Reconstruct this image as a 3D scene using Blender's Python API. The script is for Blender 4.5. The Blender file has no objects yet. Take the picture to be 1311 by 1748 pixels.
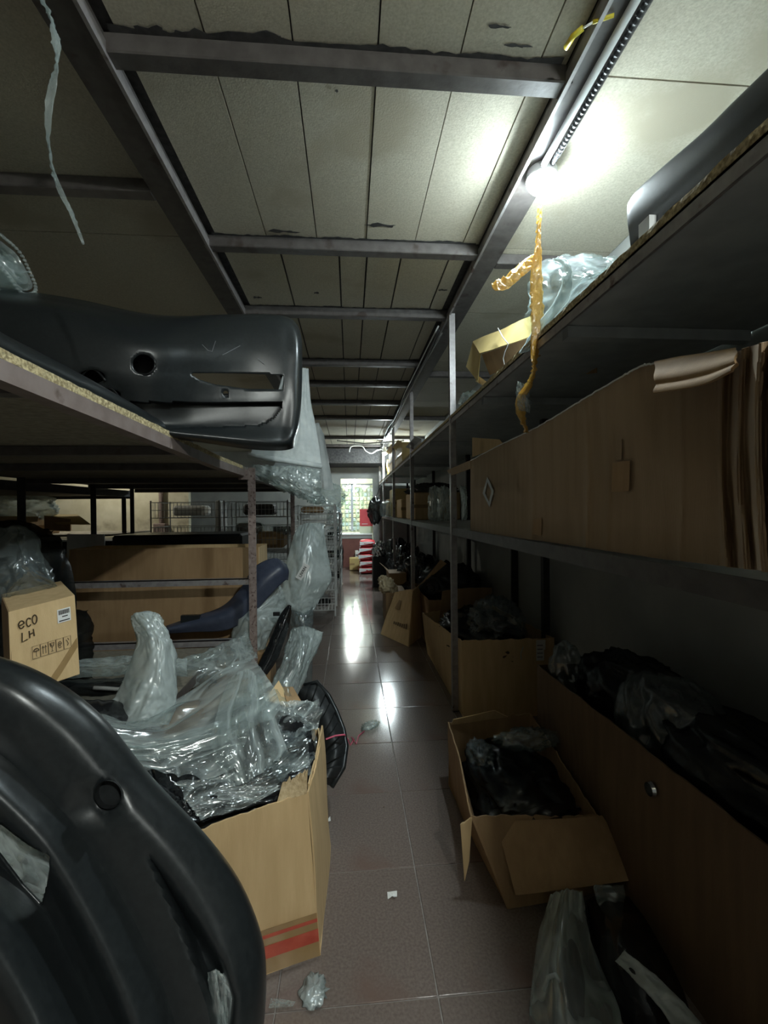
import bpy, math, random
import numpy as np
from mathutils import Vector, Matrix, noise

# ------------------------------------------------------------------ camera, world, exposure
sc = bpy.context.scene
FPX, CAMH = 750.0, 1.40
YAW, PITCH, ROLL = math.atan(58.5/FPX), math.atan(4.0/FPX), -0.010
RC = (Matrix.Rotation(-YAW, 3, 'Z') @ Matrix.Rotation(math.pi/2-PITCH, 3, 'X') @ Matrix.Rotation(ROLL, 3, 'Z'))
camd = bpy.data.cameras.new('camera'); cam = bpy.data.objects.new('camera', camd)
sc.collection.objects.link(cam); sc.camera = cam
cam.matrix_world = Matrix.Translation((0, 0, CAMH)) @ RC.to_4x4()
camd.sensor_fit = 'VERTICAL'; camd.sensor_height = 36.0; camd.lens = FPX/1748.0*36.0
camd.clip_start = 0.02
w = bpy.data.worlds.new('world'); sc.world = w; w.use_nodes = True
w.node_tree.nodes['Background'].inputs[0].default_value = (0.55, 0.7, 0.75, 1)
w.node_tree.nodes['Background'].inputs[1].default_value = 0.02
sc.view_settings.view_transform = 'Standard'; sc.view_settings.look = 'None'
sc.view_settings.gamma = 1.0; sc.view_settings.use_curve_mapping = False
sc.view_settings.exposure = 1.15
sc.cycles.use_denoising = True
sc.cycles.transparent_max_bounces = 14
sc.cycles.max_bounces = 6
sc.cycles.diffuse_bounces = 4
sc.cycles.use_adaptive_sampling = True
sc.cycles.adaptive_threshold = 0.05
sc.cycles.sample_clamp_indirect = 6.0
BULB_POWER = 190.0

# ------------------------------------------------------------------ helpers
COL = sc.collection
OFF = {}
RNG = random.Random(7)

def P(px, py, Y=None, X=None, Z=None):
    """photo pixel -> world point on the plane Y=, X= or Z="""
    d = RC @ Vector(((px-655.5)/FPX, -(py-874.0)/FPX, -1.0))
    if Y is not None: t = Y/d.y
    elif X is not None: t = X/d.x
    else: t = (Z-CAMH)/d.z
    return Vector((d.x*t, d.y*t, CAMH+d.z*t))

def setp(o, label=None, cat=None, group=None, kind=None):
    if label: o['label'] = label
    if cat: o['category'] = cat
    if group: o['group'] = group
    if kind: o['kind'] = kind
    return o

def thing(name, label, cat, base, group=None):
    o = bpy.data.objects.new(name, None); COL.objects.link(o)
    o.empty_display_size = 0.05
    o.location = base; OFF[o.name] = Vector(base)
    return setp(o, label, cat, group)

class MB:
    def __init__(s): s.v = []; s.f = []; s.h = None
    def add(s, vs, fs):
        n = len(s.v); s.v += [tuple(p) for p in vs]; s.f += [tuple(i+n for i in f) for f in fs]; return s
    def box(s, a, b):
        (x0, y0, z0), (x1, y1, z1) = a, b
        return s.add([(x0,y0,z0),(x1,y0,z0),(x1,y1,z0),(x0,y1,z0),(x0,y0,z1),(x1,y0,z1),(x1,y1,z1),(x0,y1,z1)],
                     [(0,3,2,1),(4,5,6,7),(0,1,5,4),(1,2,6,5),(2,3,7,6),(3,0,4,7)])
    def bbox(s, a, b, r=0.004):
        """box with chamfered edges"""
        (x0, y0, z0), (x1, y1, z1) = a, b
        vs, fs = [], []
        idx = {}
        for i, X in enumerate((x0, x1)):
            for j, Y in enumerate((y0, y1)):
                for k, Z in enumerate((z0, z1)):
                    sx, sy, sz = (r, -r)[i], (r, -r)[j], (r, -r)[k]
                    idx[i,j,k,0] = len(vs); vs.append((X, Y+sy, Z+sz))
                    idx[i,j,k,1] = len(vs); vs.append((X+sx, Y, Z+sz))
                    idx[i,j,k,2] = len(vs); vs.append((X+sx, Y+sy, Z))
                    fs.append((idx[i,j,k,0], idx[i,j,k,1], idx[i,j,k,2]))
        q = [(0,0),(1,0),(1,1),(0,1)]
        for i in (0,1):
            fs.append(tuple(idx[i,a_,b_,0] for a_, b_ in q)); fs.append(tuple(idx[a_,i,b_,1] for a_, b_ in q)); fs.append(tuple(idx[a_,b_,i,2] for a_, b_ in q))
            for j in (0,1):
                fs.append((idx[i,j,0,0], idx[i,j,1,0], idx[i,j,1,1], idx[i,j,0,1]))
                fs.append((idx[i,0,j,0], idx[i,1,j,0], idx[i,1,j,2], idx[i,0,j,2]))
                fs.append((idx[0,i,j,1], idx[1,i,j,1], idx[1,i,j,2], idx[0,i,j,2]))
        return s.add(vs, fs)
    def bar(s, p, q, wd, ht=None, up=(0,0,1)):
        p, q = Vector(p), Vector(q); ht = ht or wd
        d = (q-p).normalized(); u = Vector(up)
        if abs(d.dot(u)) > 0.95: u = Vector((0,1,0))
        x = d.cross(u).normalized(); y = x.cross(d).normalized()
        vs = [e + x*(a*wd/2) + y*(b*ht/2) for e in (p, q) for a, b in ((-1,-1),(1,-1),(1,1),(-1,1))]
        return s.add(vs, [(3,2,1,0),(4,5,6,7),(0,1,5,4),(1,2,6,5),(2,3,7,6),(3,0,4,7)])
    def tube(s, pts, r, n=6, closed=False):
        pts = [Vector(p) for p in pts]; m = len(pts); rs = r if isinstance(r, (list, tuple)) else [r]*m
        vs, fs = [], []; u = None
        for i, p in enumerate(pts):
            d = (pts[min(i+1, m-1)]-pts[max(i-1, 0)]).normalized()
            if u is None:
                u = d.orthogonal().normalized()
            u = (u - d*u.dot(d))
            u = u.normalized() if u.length > 1e-6 else d.orthogonal().normalized()
            v = d.cross(u)
            for k in range(n):
                a = 2*math.pi*k/n
                vs.append(p + (u*math.cos(a)+v*math.sin(a))*rs[i])
        for i in range(m-1):
            for k in range(n):
                fs.append((i*n+k, i*n+(k+1)%n, (i+1)*n+(k+1)%n, (i+1)*n+k))
        fs.append(tuple(range(n-1, -1, -1))); fs.append(tuple(range((m-1)*n, m*n)))
        return s.add(vs, fs)
    def lathe(s, prof, c, n=20, axis='z'):
        """prof: (radius, height) pairs round a vertical axis at c"""
        c = Vector(c); vs, fs = [], []
        for r, h in prof:
            for k in range(n):
                a = 2*math.pi*k/n
                o = Vector((r*math.cos(a), r*math.sin(a), h))
                if axis == 'x': o = Vector((o.z, o.x, o.y))
                if axis == 'y': o = Vector((o.x, o.z, o.y))
                vs.append(c+o)
        for i in range(len(prof)-1):
            for k in range(n):
                fs.append((i*n+k, i*n+(k+1)%n, (i+1)*n+(k+1)%n, (i+1)*n+k))
        fs.append(tuple(range(n-1, -1, -1))); fs.append(tuple(range((len(prof)-1)*n, len(prof)*n)))
        return s.add(vs, fs)
    def prism(s, poly, vec):
        """flat polygon (3D points) pushed along vec"""
        n = len(poly); vec = Vector(vec)
        return s.add([Vector(p) for p in poly]+[Vector(p)+vec for p in poly],
                     [tuple(range(n-1, -1, -1)), tuple(range(n, 2*n))]+[(i, (i+1) % n, (i+1) % n+n, i+n) for i in range(n)])
    def grid(s, pts, thick=0.0, normals_from=None):
        """pts[j][i] grid of Vectors; thick > 0 makes a closed sheet"""
        A = np.array([[tuple(p) for p in r] for r in pts], float)
        nv, nu = A.shape[:2]
        fs = [(j*nu+i, j*nu+i+1, (j+1)*nu+i+1, (j+1)*nu+i) for j in range(nv-1) for i in range(nu-1)]
        if not thick:
            return s.add(A.reshape(-1, 3), fs)
        N = grid_normals(A)
        B = A - N*thick
        n = nu*nv
        fs2 = [tuple(reversed([i+n for i in f])) for f in fs]
        rim = [i for i in range(nu)] + [j*nu+nu-1 for j in range(1, nv)] + [(nv-1)*nu+i for i in range(nu-2, -1, -1)] + [j*nu for j in range(nv-2, 0, -1)]
        side = [(rim[(k+1) % len(rim)], rim[k], rim[k]+n, rim[(k+1) % len(rim)]+n) for k in range(len(rim))]
        return s.add(np.concatenate([A.reshape(-1, 3), B.reshape(-1, 3)]), fs+fs2+side)
    def obj(s, name, mat, parent=None, smooth=False, label=None, cat=None, group=None, kind=None, angle=None, solid=None):
        me = bpy.data.meshes.new(name)
        vs = s.v
        if parent is not None:
            off = OFF[parent.name]
            loc = Vector((0, 0, 0))
        else:
            a = np.array(vs); lo, hi = a.min(0), a.max(0)
            off = Vector(((lo[0]+hi[0])/2, (lo[1]+hi[1])/2, lo[2])); loc = off
        me.from_pydata([(p[0]-off[0], p[1]-off[1], p[2]-off[2]) for p in vs], [], s.f)
        if s.h is not None and len(s.h) == len(vs):      # how sharply the film is folded at each point
            at = me.attributes.new('fold', 'FLOAT', 'POINT'); at.data.foreach_set('value', [float(x) for x in s.h])
        me.materials.append(MAT[mat] if isinstance(mat, str) else mat)
        if smooth:
            me.shade_smooth()
            if angle: me.set_sharp_from_angle(angle=math.radians(angle))
        me.update()
        o = bpy.data.objects.new(name, me); COL.objects.link(o); o.location = loc
        if parent is not None: o.parent = parent
        OFF[o.name] = Vector(off)
        if solid:
            md = o.modifiers.new('thickness', 'SOLIDIFY'); md.thickness = solid; md.offset = -1
        return setp(o, label, cat, group, kind)

def grid_normals(A):
    du = np.gradient(A, axis=1); dv = np.gradient(A, axis=0)
    N = np.cross(du, dv); L = np.linalg.norm(N, axis=2, keepdims=True); L[L < 1e-12] = 1
    return N/L

def catmull(C, n):
    """C: (k, ...) control array -> n+1 samples along axis 0"""
    C = np.asarray(C, float); k = len(C)
    E = np.concatenate([(2*C[:1]-C[1:2]), C, (2*C[-1:]-C[-2:-1])])
    out = []
    for j in range(n+1):
        t = j*(k-1)/n; i = min(int(t), k-2); t -= i
        p0, p1, p2, p3 = E[i], E[i+1], E[i+2], E[i+3]
        out.append(0.5*((2*p1)+(-p0+p2)*t+(2*p0-5*p1+4*p2-p3)*t*t+(-p0+3*p1-3*p2+p3)*t**3))
    return np.array(out)

def surf(rows, nu, nv):
    """rows: list of equally long lists of control triples -> (nv+1, nu+1, 3)"""
    R = np.array([catmull(r, nu) for r in rows])     # rows may have different counts
    return catmull(R, nv)

def pxgrid(S):
    return [[P(a, b, Y=c) for a, b, c in r] for r in S]

def ridge(x, y, z):
    return 1.0-2.0*abs(noise.noise(Vector((x, y, z))))

LASTH = [None]
def crease(A, amp, fu, fv, seed=0, fine=0.35, edge=True):
    """push a grid of world points along its normals with sharp folds (fu folds across u, fv across v)"""
    A = np.array([[tuple(p) for p in r] for r in A], float)
    N = grid_normals(A); nv, nu = A.shape[:2]; H = np.zeros((nv, nu))
    for j in range(nv):
        v = j/(nv-1)
        for i in range(nu):
            u = i/(nu-1)
            wv = 0.35*noise.noise(Vector((u*2.3, v*2.3, seed+5.1)))
            h = ridge(u*fu+wv*2, v*fv+wv*2, seed) + fine*ridge(u*fu*2.7+3, v*fv*2.7+wv*3, seed+9)+fine*0.5*ridge(u*fu*6+3, v*fv*6, seed+19)
            A[j, i] += N[j, i]*amp*(h-0.55)
            H[j, i] = h
    LASTH[0] = H
    return A

def inside(x, y, poly):
    c = False; n = len(poly); j = n-1
    for i in range(n):
        xi, yi = poly[i]; xj, yj = poly[j]
        if (yi > y) != (yj > y) and x < (xj-xi)*(y-yi)/(yj-yi)+xi: c = not c
        j = i
    return c

def nearest(x, y, poly):
    best = None; n = len(poly)
    for i in range(n):
        ax, ay = poly[i]; bx, by = poly[(i+1) % n]
        dx, dy = bx-ax, by-ay; L = dx*dx+dy*dy or 1e-9
        t = max(0, min(1, ((x-ax)*dx+(y-ay)*dy)/L)); qx, qy = ax+dx*t, ay+dy*t
        d = (qx-x)**2+(qy-y)**2
        if best is None or d < best[0]: best = (d, qx, qy)
    return best[1], best[2]

def relief(S, holes=(), disp=None):
    """S: (nv, nu, 3) of (px, py, Y); returns MB with holes cut along photo polygons"""
    S = S.copy(); nv, nu = S.shape[:2]
    keep = {}
    for j in range(nv-1):
        for i in range(nu-1):
            c = S[j:j+2, i:i+2].reshape(-1, 3).mean(0)
            keep[j, i] = next((k for k, h in enumerate(holes) if inside(c[0], c[1], h)), -1)
    if disp:
        for j in range(nv):
            for i in range(nu): S[j, i, 2] += disp(S[j, i, 0], S[j, i, 1])
    snap = {}
    for (j, i), k in keep.items():
        if k >= 0:
            for b, a in ((j, i), (j, i+1), (j+1, i+1), (j+1, i)): snap[b, a] = k
    for (b, a), k in snap.items():
        near = [keep.get((b+y, a+x), -1) for y in (-1, 0) for x in (-1, 0)]
        if -1 in near:
            S[b, a, 0], S[b, a, 1] = nearest(S[b, a, 0], S[b, a, 1], holes[k])
    m = MB()
    idx = -np.ones((nv, nu), int); vs = []; fs = []
    def vid(j, i):
        if idx[j, i] < 0:
            idx[j, i] = len(vs); a, b, c = S[j, i]; vs.append(P(a, b, Y=c))
        return idx[j, i]
    for j in range(nv-1):
        for i in range(nu-1):
            if keep[j, i] < 0: fs.append((vid(j, i), vid(j, i+1), vid(j+1, i+1), vid(j+1, i)))
    return m.add(vs, fs)

def blob(c, r, seed, amp=0.12, freq=3.0, nu=56, nv=34, rot=0.0, zmin=None, squash=1.0, fine=0.4):
    """crumpled sack: ellipsoid with sharp folds; zmin flattens the underside"""
    c = Vector(c); m = MB(); vs = []; fs = []
    R = Matrix.Rotation(rot, 3, 'Z')
    for j in range(nv+1):
        th = math.pi*j/nv
        for i in range(nu):
            ph = 2*math.pi*i/nu
            d = Vector((math.sin(th)*math.cos(ph), math.sin(th)*math.sin(ph), math.cos(th)))
            e = Vector((abs(d.x)**squash*(1 if d.x > 0 else -1), abs(d.y)**squash*(1 if d.y > 0 else -1), d.z))
            h = ridge(d.x*freq+seed, d.y*freq, d.z*freq*0.7)+fine*ridge(d.x*freq*2.5, d.y*freq*2.5+seed, d.z*freq*2)+fine*0.5*ridge(d.x*freq*6, d.y*freq*6+seed, d.z*freq*6)
            k = 1+amp*(h-0.6)
            p = c + R @ Vector((e.x*r[0]*k, e.y*r[1]*k, e.z*r[2]*k))
            if zmin is not None and p.z < zmin: p.z = zmin+0.001*(j % 3)
            vs.append(p)
    for j in range(nv):
        for i in range(nu):
            fs.append((j*nu+i, (j+1)*nu+i, (j+1)*nu+(i+1) % nu, j*nu+(i+1) % nu))
    return m.add(vs, fs)

def slab(c00, c10, c11, c01, thick=0.005, nu=14, nv=8, wob=0.004, seed=0, jag=0.0, bow=0.0, corr=0):
    """cardboard wall from four corners (bottom-left, bottom-right, top-right, top-left)"""
    c00, c10, c11, c01 = map(Vector, (c00, c10, c11, c01))
    nrm = (c10-c00).cross(c01-c00).normalized()
    rows = []
    for j in range(nv+1):
        v = j/nv; r = []
        for i in range(nu+1):
            u = i/nu
            p = (c00*(1-u)+c10*u)*(1-v)+(c01*(1-u)+c11*u)*v
            q = p*3.1
            p = p+nrm*(wob*noise.noise(Vector((q.x+seed, q.y, q.z)))*2+bow*4*u*(1-u)*(0.3+0.7*v))
            if jag and j == nv: p = p+(c01-c00).normalized()*jag*(noise.noise(Vector((u*23, seed, 1.3)))+0.5*noise.noise(Vector((u*67, seed, 4.3))))
            if corr: p = p+nrm*corr*max(0.0, ridge(u*9, 0.2*v, seed)-0.75)*4
            r.append(p)
        rows.append(r)
    return MB().grid(rows, thick)

def quad_on(c, ux, uy, w_, h_, thick=0.0012):
    """small flat rectangle centred at c, axes ux, uy; returns MB"""
    c, ux, uy = Vector(c), Vector(ux).normalized(), Vector(uy).normalized(); n = ux.cross(uy)
    return MB().prism([c-ux*w_/2-uy*h_/2, c+ux*w_/2-uy*h_/2, c+ux*w_/2+uy*h_/2, c-ux*w_/2+uy*h_/2], n*thick)

def text_mesh(body, size, origin, ux, uy, mat, parent, name='lettering', depth=0.0006):
    cu = bpy.data.curves.new('t', 'FONT'); cu.body = body; cu.size = size; cu.extrude = depth; cu.align_x = 'CENTER'; cu.align_y = 'CENTER'
    o = bpy.data.objects.new('t', cu); COL.objects.link(o)
    bpy.context.view_layer.update()
    me = bpy.data.meshes.new_from_object(o.evaluated_get(bpy.context.evaluated_depsgraph_get()))
    bpy.data.objects.remove(o)
    ux, uy = Vector(ux).normalized(), Vector(uy).normalized(); n = ux.cross(uy)
    off = OFF[parent.name]; og = Vector(origin)
    for v in me.vertices:
        v.co = og+ux*v.co.x+uy*v.co.y+n*v.co.z-off
    me.materials.clear(); me.materials.append(MAT[mat]); me.name = name
    t = bpy.data.objects.new(name, me); COL.objects.link(t); t.parent = parent; OFF[t.name] = off
    return t

# ------------------------------------------------------------------ materials
MAT = {}
def mat(name, c1, c2=None, rough=0.5, metal=0.0, scale=8.0, detail=4.0, bump=0.0, bscale=None, spec=0.5, stretch=None, lo=0.35, hi=0.65, rough2=None, wear=None):
    m = bpy.data.materials.new(name); m.use_nodes = True; nt = m.node_tree; b = nt.nodes['Principled BSDF']
    b.inputs['Roughness'].default_value = rough; b.inputs['Metallic'].default_value = metal
    b.inputs['Specular IOR Level'].default_value = spec
    b.inputs['Base Color'].default_value = (*c1, 1)
    tc = nt.nodes.new('ShaderNodeTexCoord'); mp = nt.nodes.new('ShaderNodeMapping')
    nt.links.new(tc.outputs['Object'], mp.inputs['Vector'])
    if stretch: mp.inputs['Scale'].default_value = stretch
    nz = nt.nodes.new('ShaderNodeTexNoise'); nz.inputs['Scale'].default_value = scale; nz.inputs['Detail'].default_value = detail
    nt.links.new(mp.outputs[0], nz.inputs['Vector'])
    if c2:
        cr = nt.nodes.new('ShaderNodeValToRGB'); cr.color_ramp.elements[0].position = lo; cr.color_ramp.elements[1].position = hi
        cr.color_ramp.elements[0].color = (*c1, 1); cr.color_ramp.elements[1].color = (*c2, 1)
        nt.links.new(nz.outputs['Fac'], cr.inputs['Fac'])
        out = cr.outputs['Color']
        if wear:                                            # (colour, scale, threshold): larger worn patches
            n2 = nt.nodes.new('ShaderNodeTexNoise'); n2.inputs['Scale'].default_value = wear[1]; n2.inputs['Detail'].default_value = 6
            nt.links.new(tc.outputs['Object'], n2.inputs['Vector'])
            r2 = nt.nodes.new('ShaderNodeValToRGB'); r2.color_ramp.elements[0].position = wear[2]; r2.color_ramp.elements[1].position = wear[2]+0.08
            nt.links.new(n2.outputs['Fac'], r2.inputs['Fac'])
            mx = nt.nodes.new('ShaderNodeMix'); mx.data_type = 'RGBA'
            nt.links.new(r2.outputs['Color'], mx.inputs['Factor']); nt.links.new(out, mx.inputs[6]); mx.inputs[7].default_value = (*wear[0], 1)
            out = mx.outputs[2]
        nt.links.new(out, b.inputs['Base Color'])
    if rough2 is not None:
        mr = nt.nodes.new('ShaderNodeMapRange'); mr.inputs['To Min'].default_value = rough; mr.inputs['To Max'].default_value = rough2
        mr.inputs['From Min'].default_value = 0.3; mr.inputs['From Max'].default_value = 0.7
        nt.links.new(nz.outputs['Fac'], mr.inputs['Value']); nt.links.new(mr.outputs[0], b.inputs['Roughness'])
    if bump:
        bn = nt.nodes.new('ShaderNodeBump'); bn.inputs['Strength'].default_value = bump; bn.inputs['Distance'].default_value = 0.01
        n3 = nt.nodes.new('ShaderNodeTexNoise'); n3.inputs['Scale'].default_value = bscale or scale; n3.inputs['Detail'].default_value = 4
        nt.links.new(mp.outputs[0], n3.inputs['Vector']); nt.links.new(n3.outputs['Fac'], bn.inputs['Height']); nt.links.new(bn.outputs[0], b.inputs['Normal'])
    MAT[name] = m; return m

def film(name, color, opacity, rough=0.2, bump=0.4, bscale=25, gloss=0.3, translucent=0.3, whiten=0.0):
    """plastic film: see-through with a milky diffuse share and a sharp sheen"""
    m = bpy.data.materials.new(name); m.use_nodes = True; nt = m.node_tree; N = nt.nodes; L = nt.links
    for n in list(N): N.remove(n)
    out = N.new('ShaderNodeOutputMaterial')
    tc = N.new('ShaderNodeTexCoord'); nz = N.new('ShaderNodeTexNoise'); nz.inputs['Scale'].default_value = bscale; nz.inputs['Detail'].default_value = 3
    L.new(tc.outputs['Object'], nz.inputs['Vector'])
    bn = N.new('ShaderNodeBump'); bn.inputs['Strength'].default_value = bump; bn.inputs['Distance'].default_value = 0.01
    L.new(nz.outputs['Fac'], bn.inputs['Height'])
    tr = N.new('ShaderNodeBsdfTransparent'); tr.inputs[0].default_value = (0.93, 0.97, 0.96, 1)
    df = N.new('ShaderNodeBsdfDiffuse'); df.inputs[0].default_value = (*color, 1); L.new(bn.outputs[0], df.inputs['Normal'])
    tl = N.new('ShaderNodeBsdfTranslucent'); tl.inputs[0].default_value = (*color, 1)
    gl = N.new('ShaderNodeBsdfGlossy'); gl.inputs[0].default_value = (1, 1, 1, 1); gl.inputs['Roughness'].default_value = rough; L.new(bn.outputs[0], gl.inputs['Normal'])
    m1 = N.new('ShaderNodeMixShader'); m1.inputs[0].default_value = translucent; L.new(df.outputs[0], m1.inputs[1]); L.new(tl.outputs[0], m1.inputs[2])
    m2 = N.new('ShaderNodeMixShader'); L.new(tr.outputs[0], m2.inputs[1]); L.new(m1.outputs[0], m2.inputs[2])
    n2 = N.new('ShaderNodeTexNoise'); n2.inputs['Scale'].default_value = 7; n2.inputs['Detail'].default_value = 5; L.new(tc.outputs['Object'], n2.inputs['Vector'])
    mr = N.new('ShaderNodeMapRange'); mr.inputs['From Min'].default_value = 0.3; mr.inputs['From Max'].default_value = 0.7
    mr.inputs['To Min'].default_value = opacity*0.6; mr.inputs['To Max'].default_value = min(1, opacity*1.4); L.new(n2.outputs['Fac'], mr.inputs['Value'])
    at = N.new('ShaderNodeAttribute'); at.attribute_name = 'fold'          # film whitens along its folds
    fm = N.new('ShaderNodeMapRange'); fm.inputs['From Min'].default_value = 0.75; fm.inputs['From Max'].default_value = 1.45; fm.inputs['To Min'].default_value = 0.0; fm.inputs['To Max'].default_value = whiten
    L.new(at.outputs['Fac'], fm.inputs['Value'])
    sm = N.new('ShaderNodeMath'); sm.operation = 'ADD'; sm.use_clamp = True; L.new(mr.outputs[0], sm.inputs[0]); L.new(fm.outputs[0], sm.inputs[1]); L.new(sm.outputs[0], m2.inputs[0])
    m3 = N.new('ShaderNodeMixShader'); m3.inputs[0].default_value = gloss; L.new(m2.outputs[0], m3.inputs[1]); L.new(gl.outputs[0], m3.inputs[2])
    L.new(m3.outputs[0], out.inputs[0]); MAT[name] = m; return m

def glow(name, color, strength):
    m = bpy.data.materials.new(name); m.use_nodes = True; b = m.node_tree.nodes['Principled BSDF']
    b.inputs['Base Color'].default_value = (0.9, 0.9, 0.9, 1); b.inputs['Emission Color'].default_value = (*color, 1); b.inputs['Emission Strength'].default_value = strength
    MAT[name] = m; return m

mat('chipboard', (0.44, 0.405, 0.315), (0.58, 0.54, 0.435), rough=0.85, scale=130, detail=6, lo=0.3, hi=0.7, bump=0.12, bscale=180, wear=((0.43, 0.385, 0.29), 1.6, 0.58))
mat('chipboard_edge', (0.32, 0.25, 0.13), (0.62, 0.52, 0.30), rough=0.9, scale=110, detail=5, lo=0.4, hi=0.6, bump=0.6, bscale=120)
mat('shelf_board', (0.20, 0.18, 0.14), (0.29, 0.26, 0.20), rough=0.8, scale=40, detail=5)
mat('grey_board', (0.46, 0.49, 0.50), (0.55, 0.58, 0.58), rough=0.75, scale=14, detail=5)  # lightened to stand in for the glare veiling the right shelf undersides
mat('steel_paint', (0.075, 0.066, 0.062), (0.108, 0.097, 0.091), rough=0.45, scale=22, detail=6, bump=0.15, wear=((0.05, 0.035, 0.03), 9, 0.62))
mat('steel_rust', (0.20, 0.145, 0.125), (0.30, 0.235, 0.21), rough=0.6, scale=35, detail=6, bump=0.3, wear=((0.095, 0.055, 0.045), 60, 0.58))
mat('steel_angle', (0.19, 0.145, 0.13), (0.245, 0.195, 0.178), rough=0.55, scale=18, detail=5, wear=((0.12, 0.08, 0.065), 12, 0.66))
mat('steel_light', (0.27, 0.25, 0.25), (0.36, 0.34, 0.335), rough=0.4, metal=0.35, scale=30, wear=((0.12, 0.08, 0.07), 14, 0.62))
mat('steel_dark', (0.02, 0.019, 0.018), (0.04, 0.036, 0.034), rough=0.6, scale=20)
mat('overspray', (0.035, 0.034, 0.036), (0.075, 0.072, 0.07), rough=0.8, scale=30)
mat('tile', (0.15, 0.118, 0.102), (0.215, 0.175, 0.154), rough=0.08, rough2=0.17, scale=120, detail=3, lo=0.3, hi=0.75, wear=((0.17, 0.115, 0.095), 1.3, 0.60), spec=0.5)
mat('grout', (0.30, 0.27, 0.25), (0.20, 0.175, 0.16), rough=0.7, scale=30)
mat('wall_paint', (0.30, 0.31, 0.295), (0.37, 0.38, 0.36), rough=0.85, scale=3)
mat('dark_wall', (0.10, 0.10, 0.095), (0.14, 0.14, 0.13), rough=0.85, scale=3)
mat('cream_wall', (0.60, 0.56, 0.40), (0.72, 0.68, 0.52), rough=0.85, scale=5, wear=((0.42, 0.38, 0.27), 2.2, 0.60))
mat('card', (0.60, 0.42, 0.215), (0.68, 0.49, 0.26), rough=0.8, scale=6, stretch=(5, 5, 0.6), wear=((0.53, 0.365, 0.18), 2.5, 0.62), bump=0.1, bscale=60)
mat('card_brown', (0.33, 0.205, 0.10), (0.39, 0.25, 0.125), rough=0.8, scale=6, stretch=(5, 5, 0.6), bump=0.1, bscale=60, wear=((0.28, 0.17, 0.08), 2.0, 0.6))
mat('card_shaded', (0.13, 0.08, 0.042), (0.165, 0.102, 0.052), rough=0.8, scale=6, stretch=(5, 5, 0.6), bump=0.1, bscale=60)  # brown board darkened to carry the shade on the right-wall carton
mat('card_long', (0.30, 0.205, 0.115), (0.35, 0.245, 0.145), rough=0.75, scale=5, stretch=(5, 5, 0.6), bump=0.12, bscale=50, wear=((0.26, 0.175, 0.10), 1.5, 0.6))
mat('card_gold', (0.52, 0.39, 0.15), (0.60, 0.46, 0.20), rough=0.75, scale=5, bump=0.08, bscale=60)
mat('card_edge', (0.55, 0.42, 0.25), (0.40, 0.29, 0.15), rough=0.9, scale=80, bump=0.4, bscale=90)
mat('kraft_paper', (0.55, 0.45, 0.28), (0.66, 0.57, 0.38), rough=0.85, scale=12, bump=0.3)
mat('black_plastic', (0.012, 0.0145, 0.0155), (0.016, 0.019, 0.020), rough=0.29, rough2=0.34, scale=90, spec=0.5, bump=0.02, bscale=300)
mat('black_gloss', (0.012, 0.013, 0.014), (0.018, 0.019, 0.02), rough=0.18, scale=40)
mat('black_rib', (0.012, 0.014, 0.014), (0.022, 0.024, 0.025), rough=0.5, scale=60)
mat('blue_plastic', (0.045, 0.055, 0.085), (0.06, 0.07, 0.105), rough=0.38, scale=30)
mat('white_foam', (0.62, 0.68, 0.68), (0.74, 0.79, 0.78), rough=0.6, scale=14, bump=0.5, bscale=30)
mat('white_plastic', (0.75, 0.77, 0.76), (0.82, 0.83, 0.82), rough=0.4, scale=20)
mat('paper_white', (0.72, 0.73, 0.70), (0.80, 0.80, 0.78), rough=0.8, scale=20)
mat('print_black', (0.025, 0.022, 0.02), rough=0.8)
mat('print_brown', (0.09, 0.06, 0.03), rough=0.8)
mat('print_grey', (0.16, 0.16, 0.17), rough=0.8)
mat('marker', (0.06, 0.038, 0.015), rough=0.7)
mat('tape_brown', (0.30, 0.19, 0.08), (0.36, 0.235, 0.105), rough=0.3, scale=12)
mat('tape_red', (0.42, 0.06, 0.035), (0.52, 0.10, 0.06), rough=0.4, scale=20)
mat('red_plastic', (0.55, 0.03, 0.04), (0.62, 0.05, 0.06), rough=0.4, scale=10)
mat('red_board', (0.62, 0.07, 0.09), (0.66, 0.09, 0.10), rough=0.5, scale=4)
mat('maroon', (0.16, 0.06, 0.05), (0.20, 0.08, 0.065), rough=0.5, scale=6)
mat('wire_white', (0.70, 0.72, 0.71), rough=0.35)
mat('wire_grey', (0.33, 0.34, 0.33), rough=0.45)
mat('cable_white', (0.78, 0.79, 0.78), rough=0.45)
mat('cable_dark', (0.03, 0.03, 0.032), rough=0.5)
mat('cable_yellow', (0.75, 0.52, 0.02), (0.55, 0.50, 0.05), rough=0.5, scale=30)
mat('pink_string', (0.62, 0.10, 0.17), rough=0.5)
mat('chrome', (0.7, 0.72, 0.73), rough=0.12, metal=1.0)
mat('aluminium', (0.55, 0.60, 0.66), (0.62, 0.66, 0.70), rough=0.4, metal=0.4, scale=12)
mat('shop_wall', (0.55, 0.62, 0.48), (0.72, 0.75, 0.58), rough=0.7, scale=3)
mat('pack_green', (0.32, 0.45, 0.28), (0.55, 0.62, 0.42), rough=0.3, scale=30)
mat('pack_cream', (0.66, 0.62, 0.36), (0.75, 0.72, 0.50), rough=0.35, scale=30)
mat('pack_teal', (0.38, 0.55, 0.54), (0.60, 0.72, 0.70), rough=0.3, scale=30)
film('film_clear', (0.66, 0.74, 0.73), 0.10, rough=0.13, gloss=0.13, bump=0.15, bscale=22, whiten=0.45)
film('film_thin', (0.62, 0.70, 0.70), 0.05, rough=0.15, gloss=0.06, bump=0.1, bscale=18, translucent=0.3, whiten=0.22)
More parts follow.
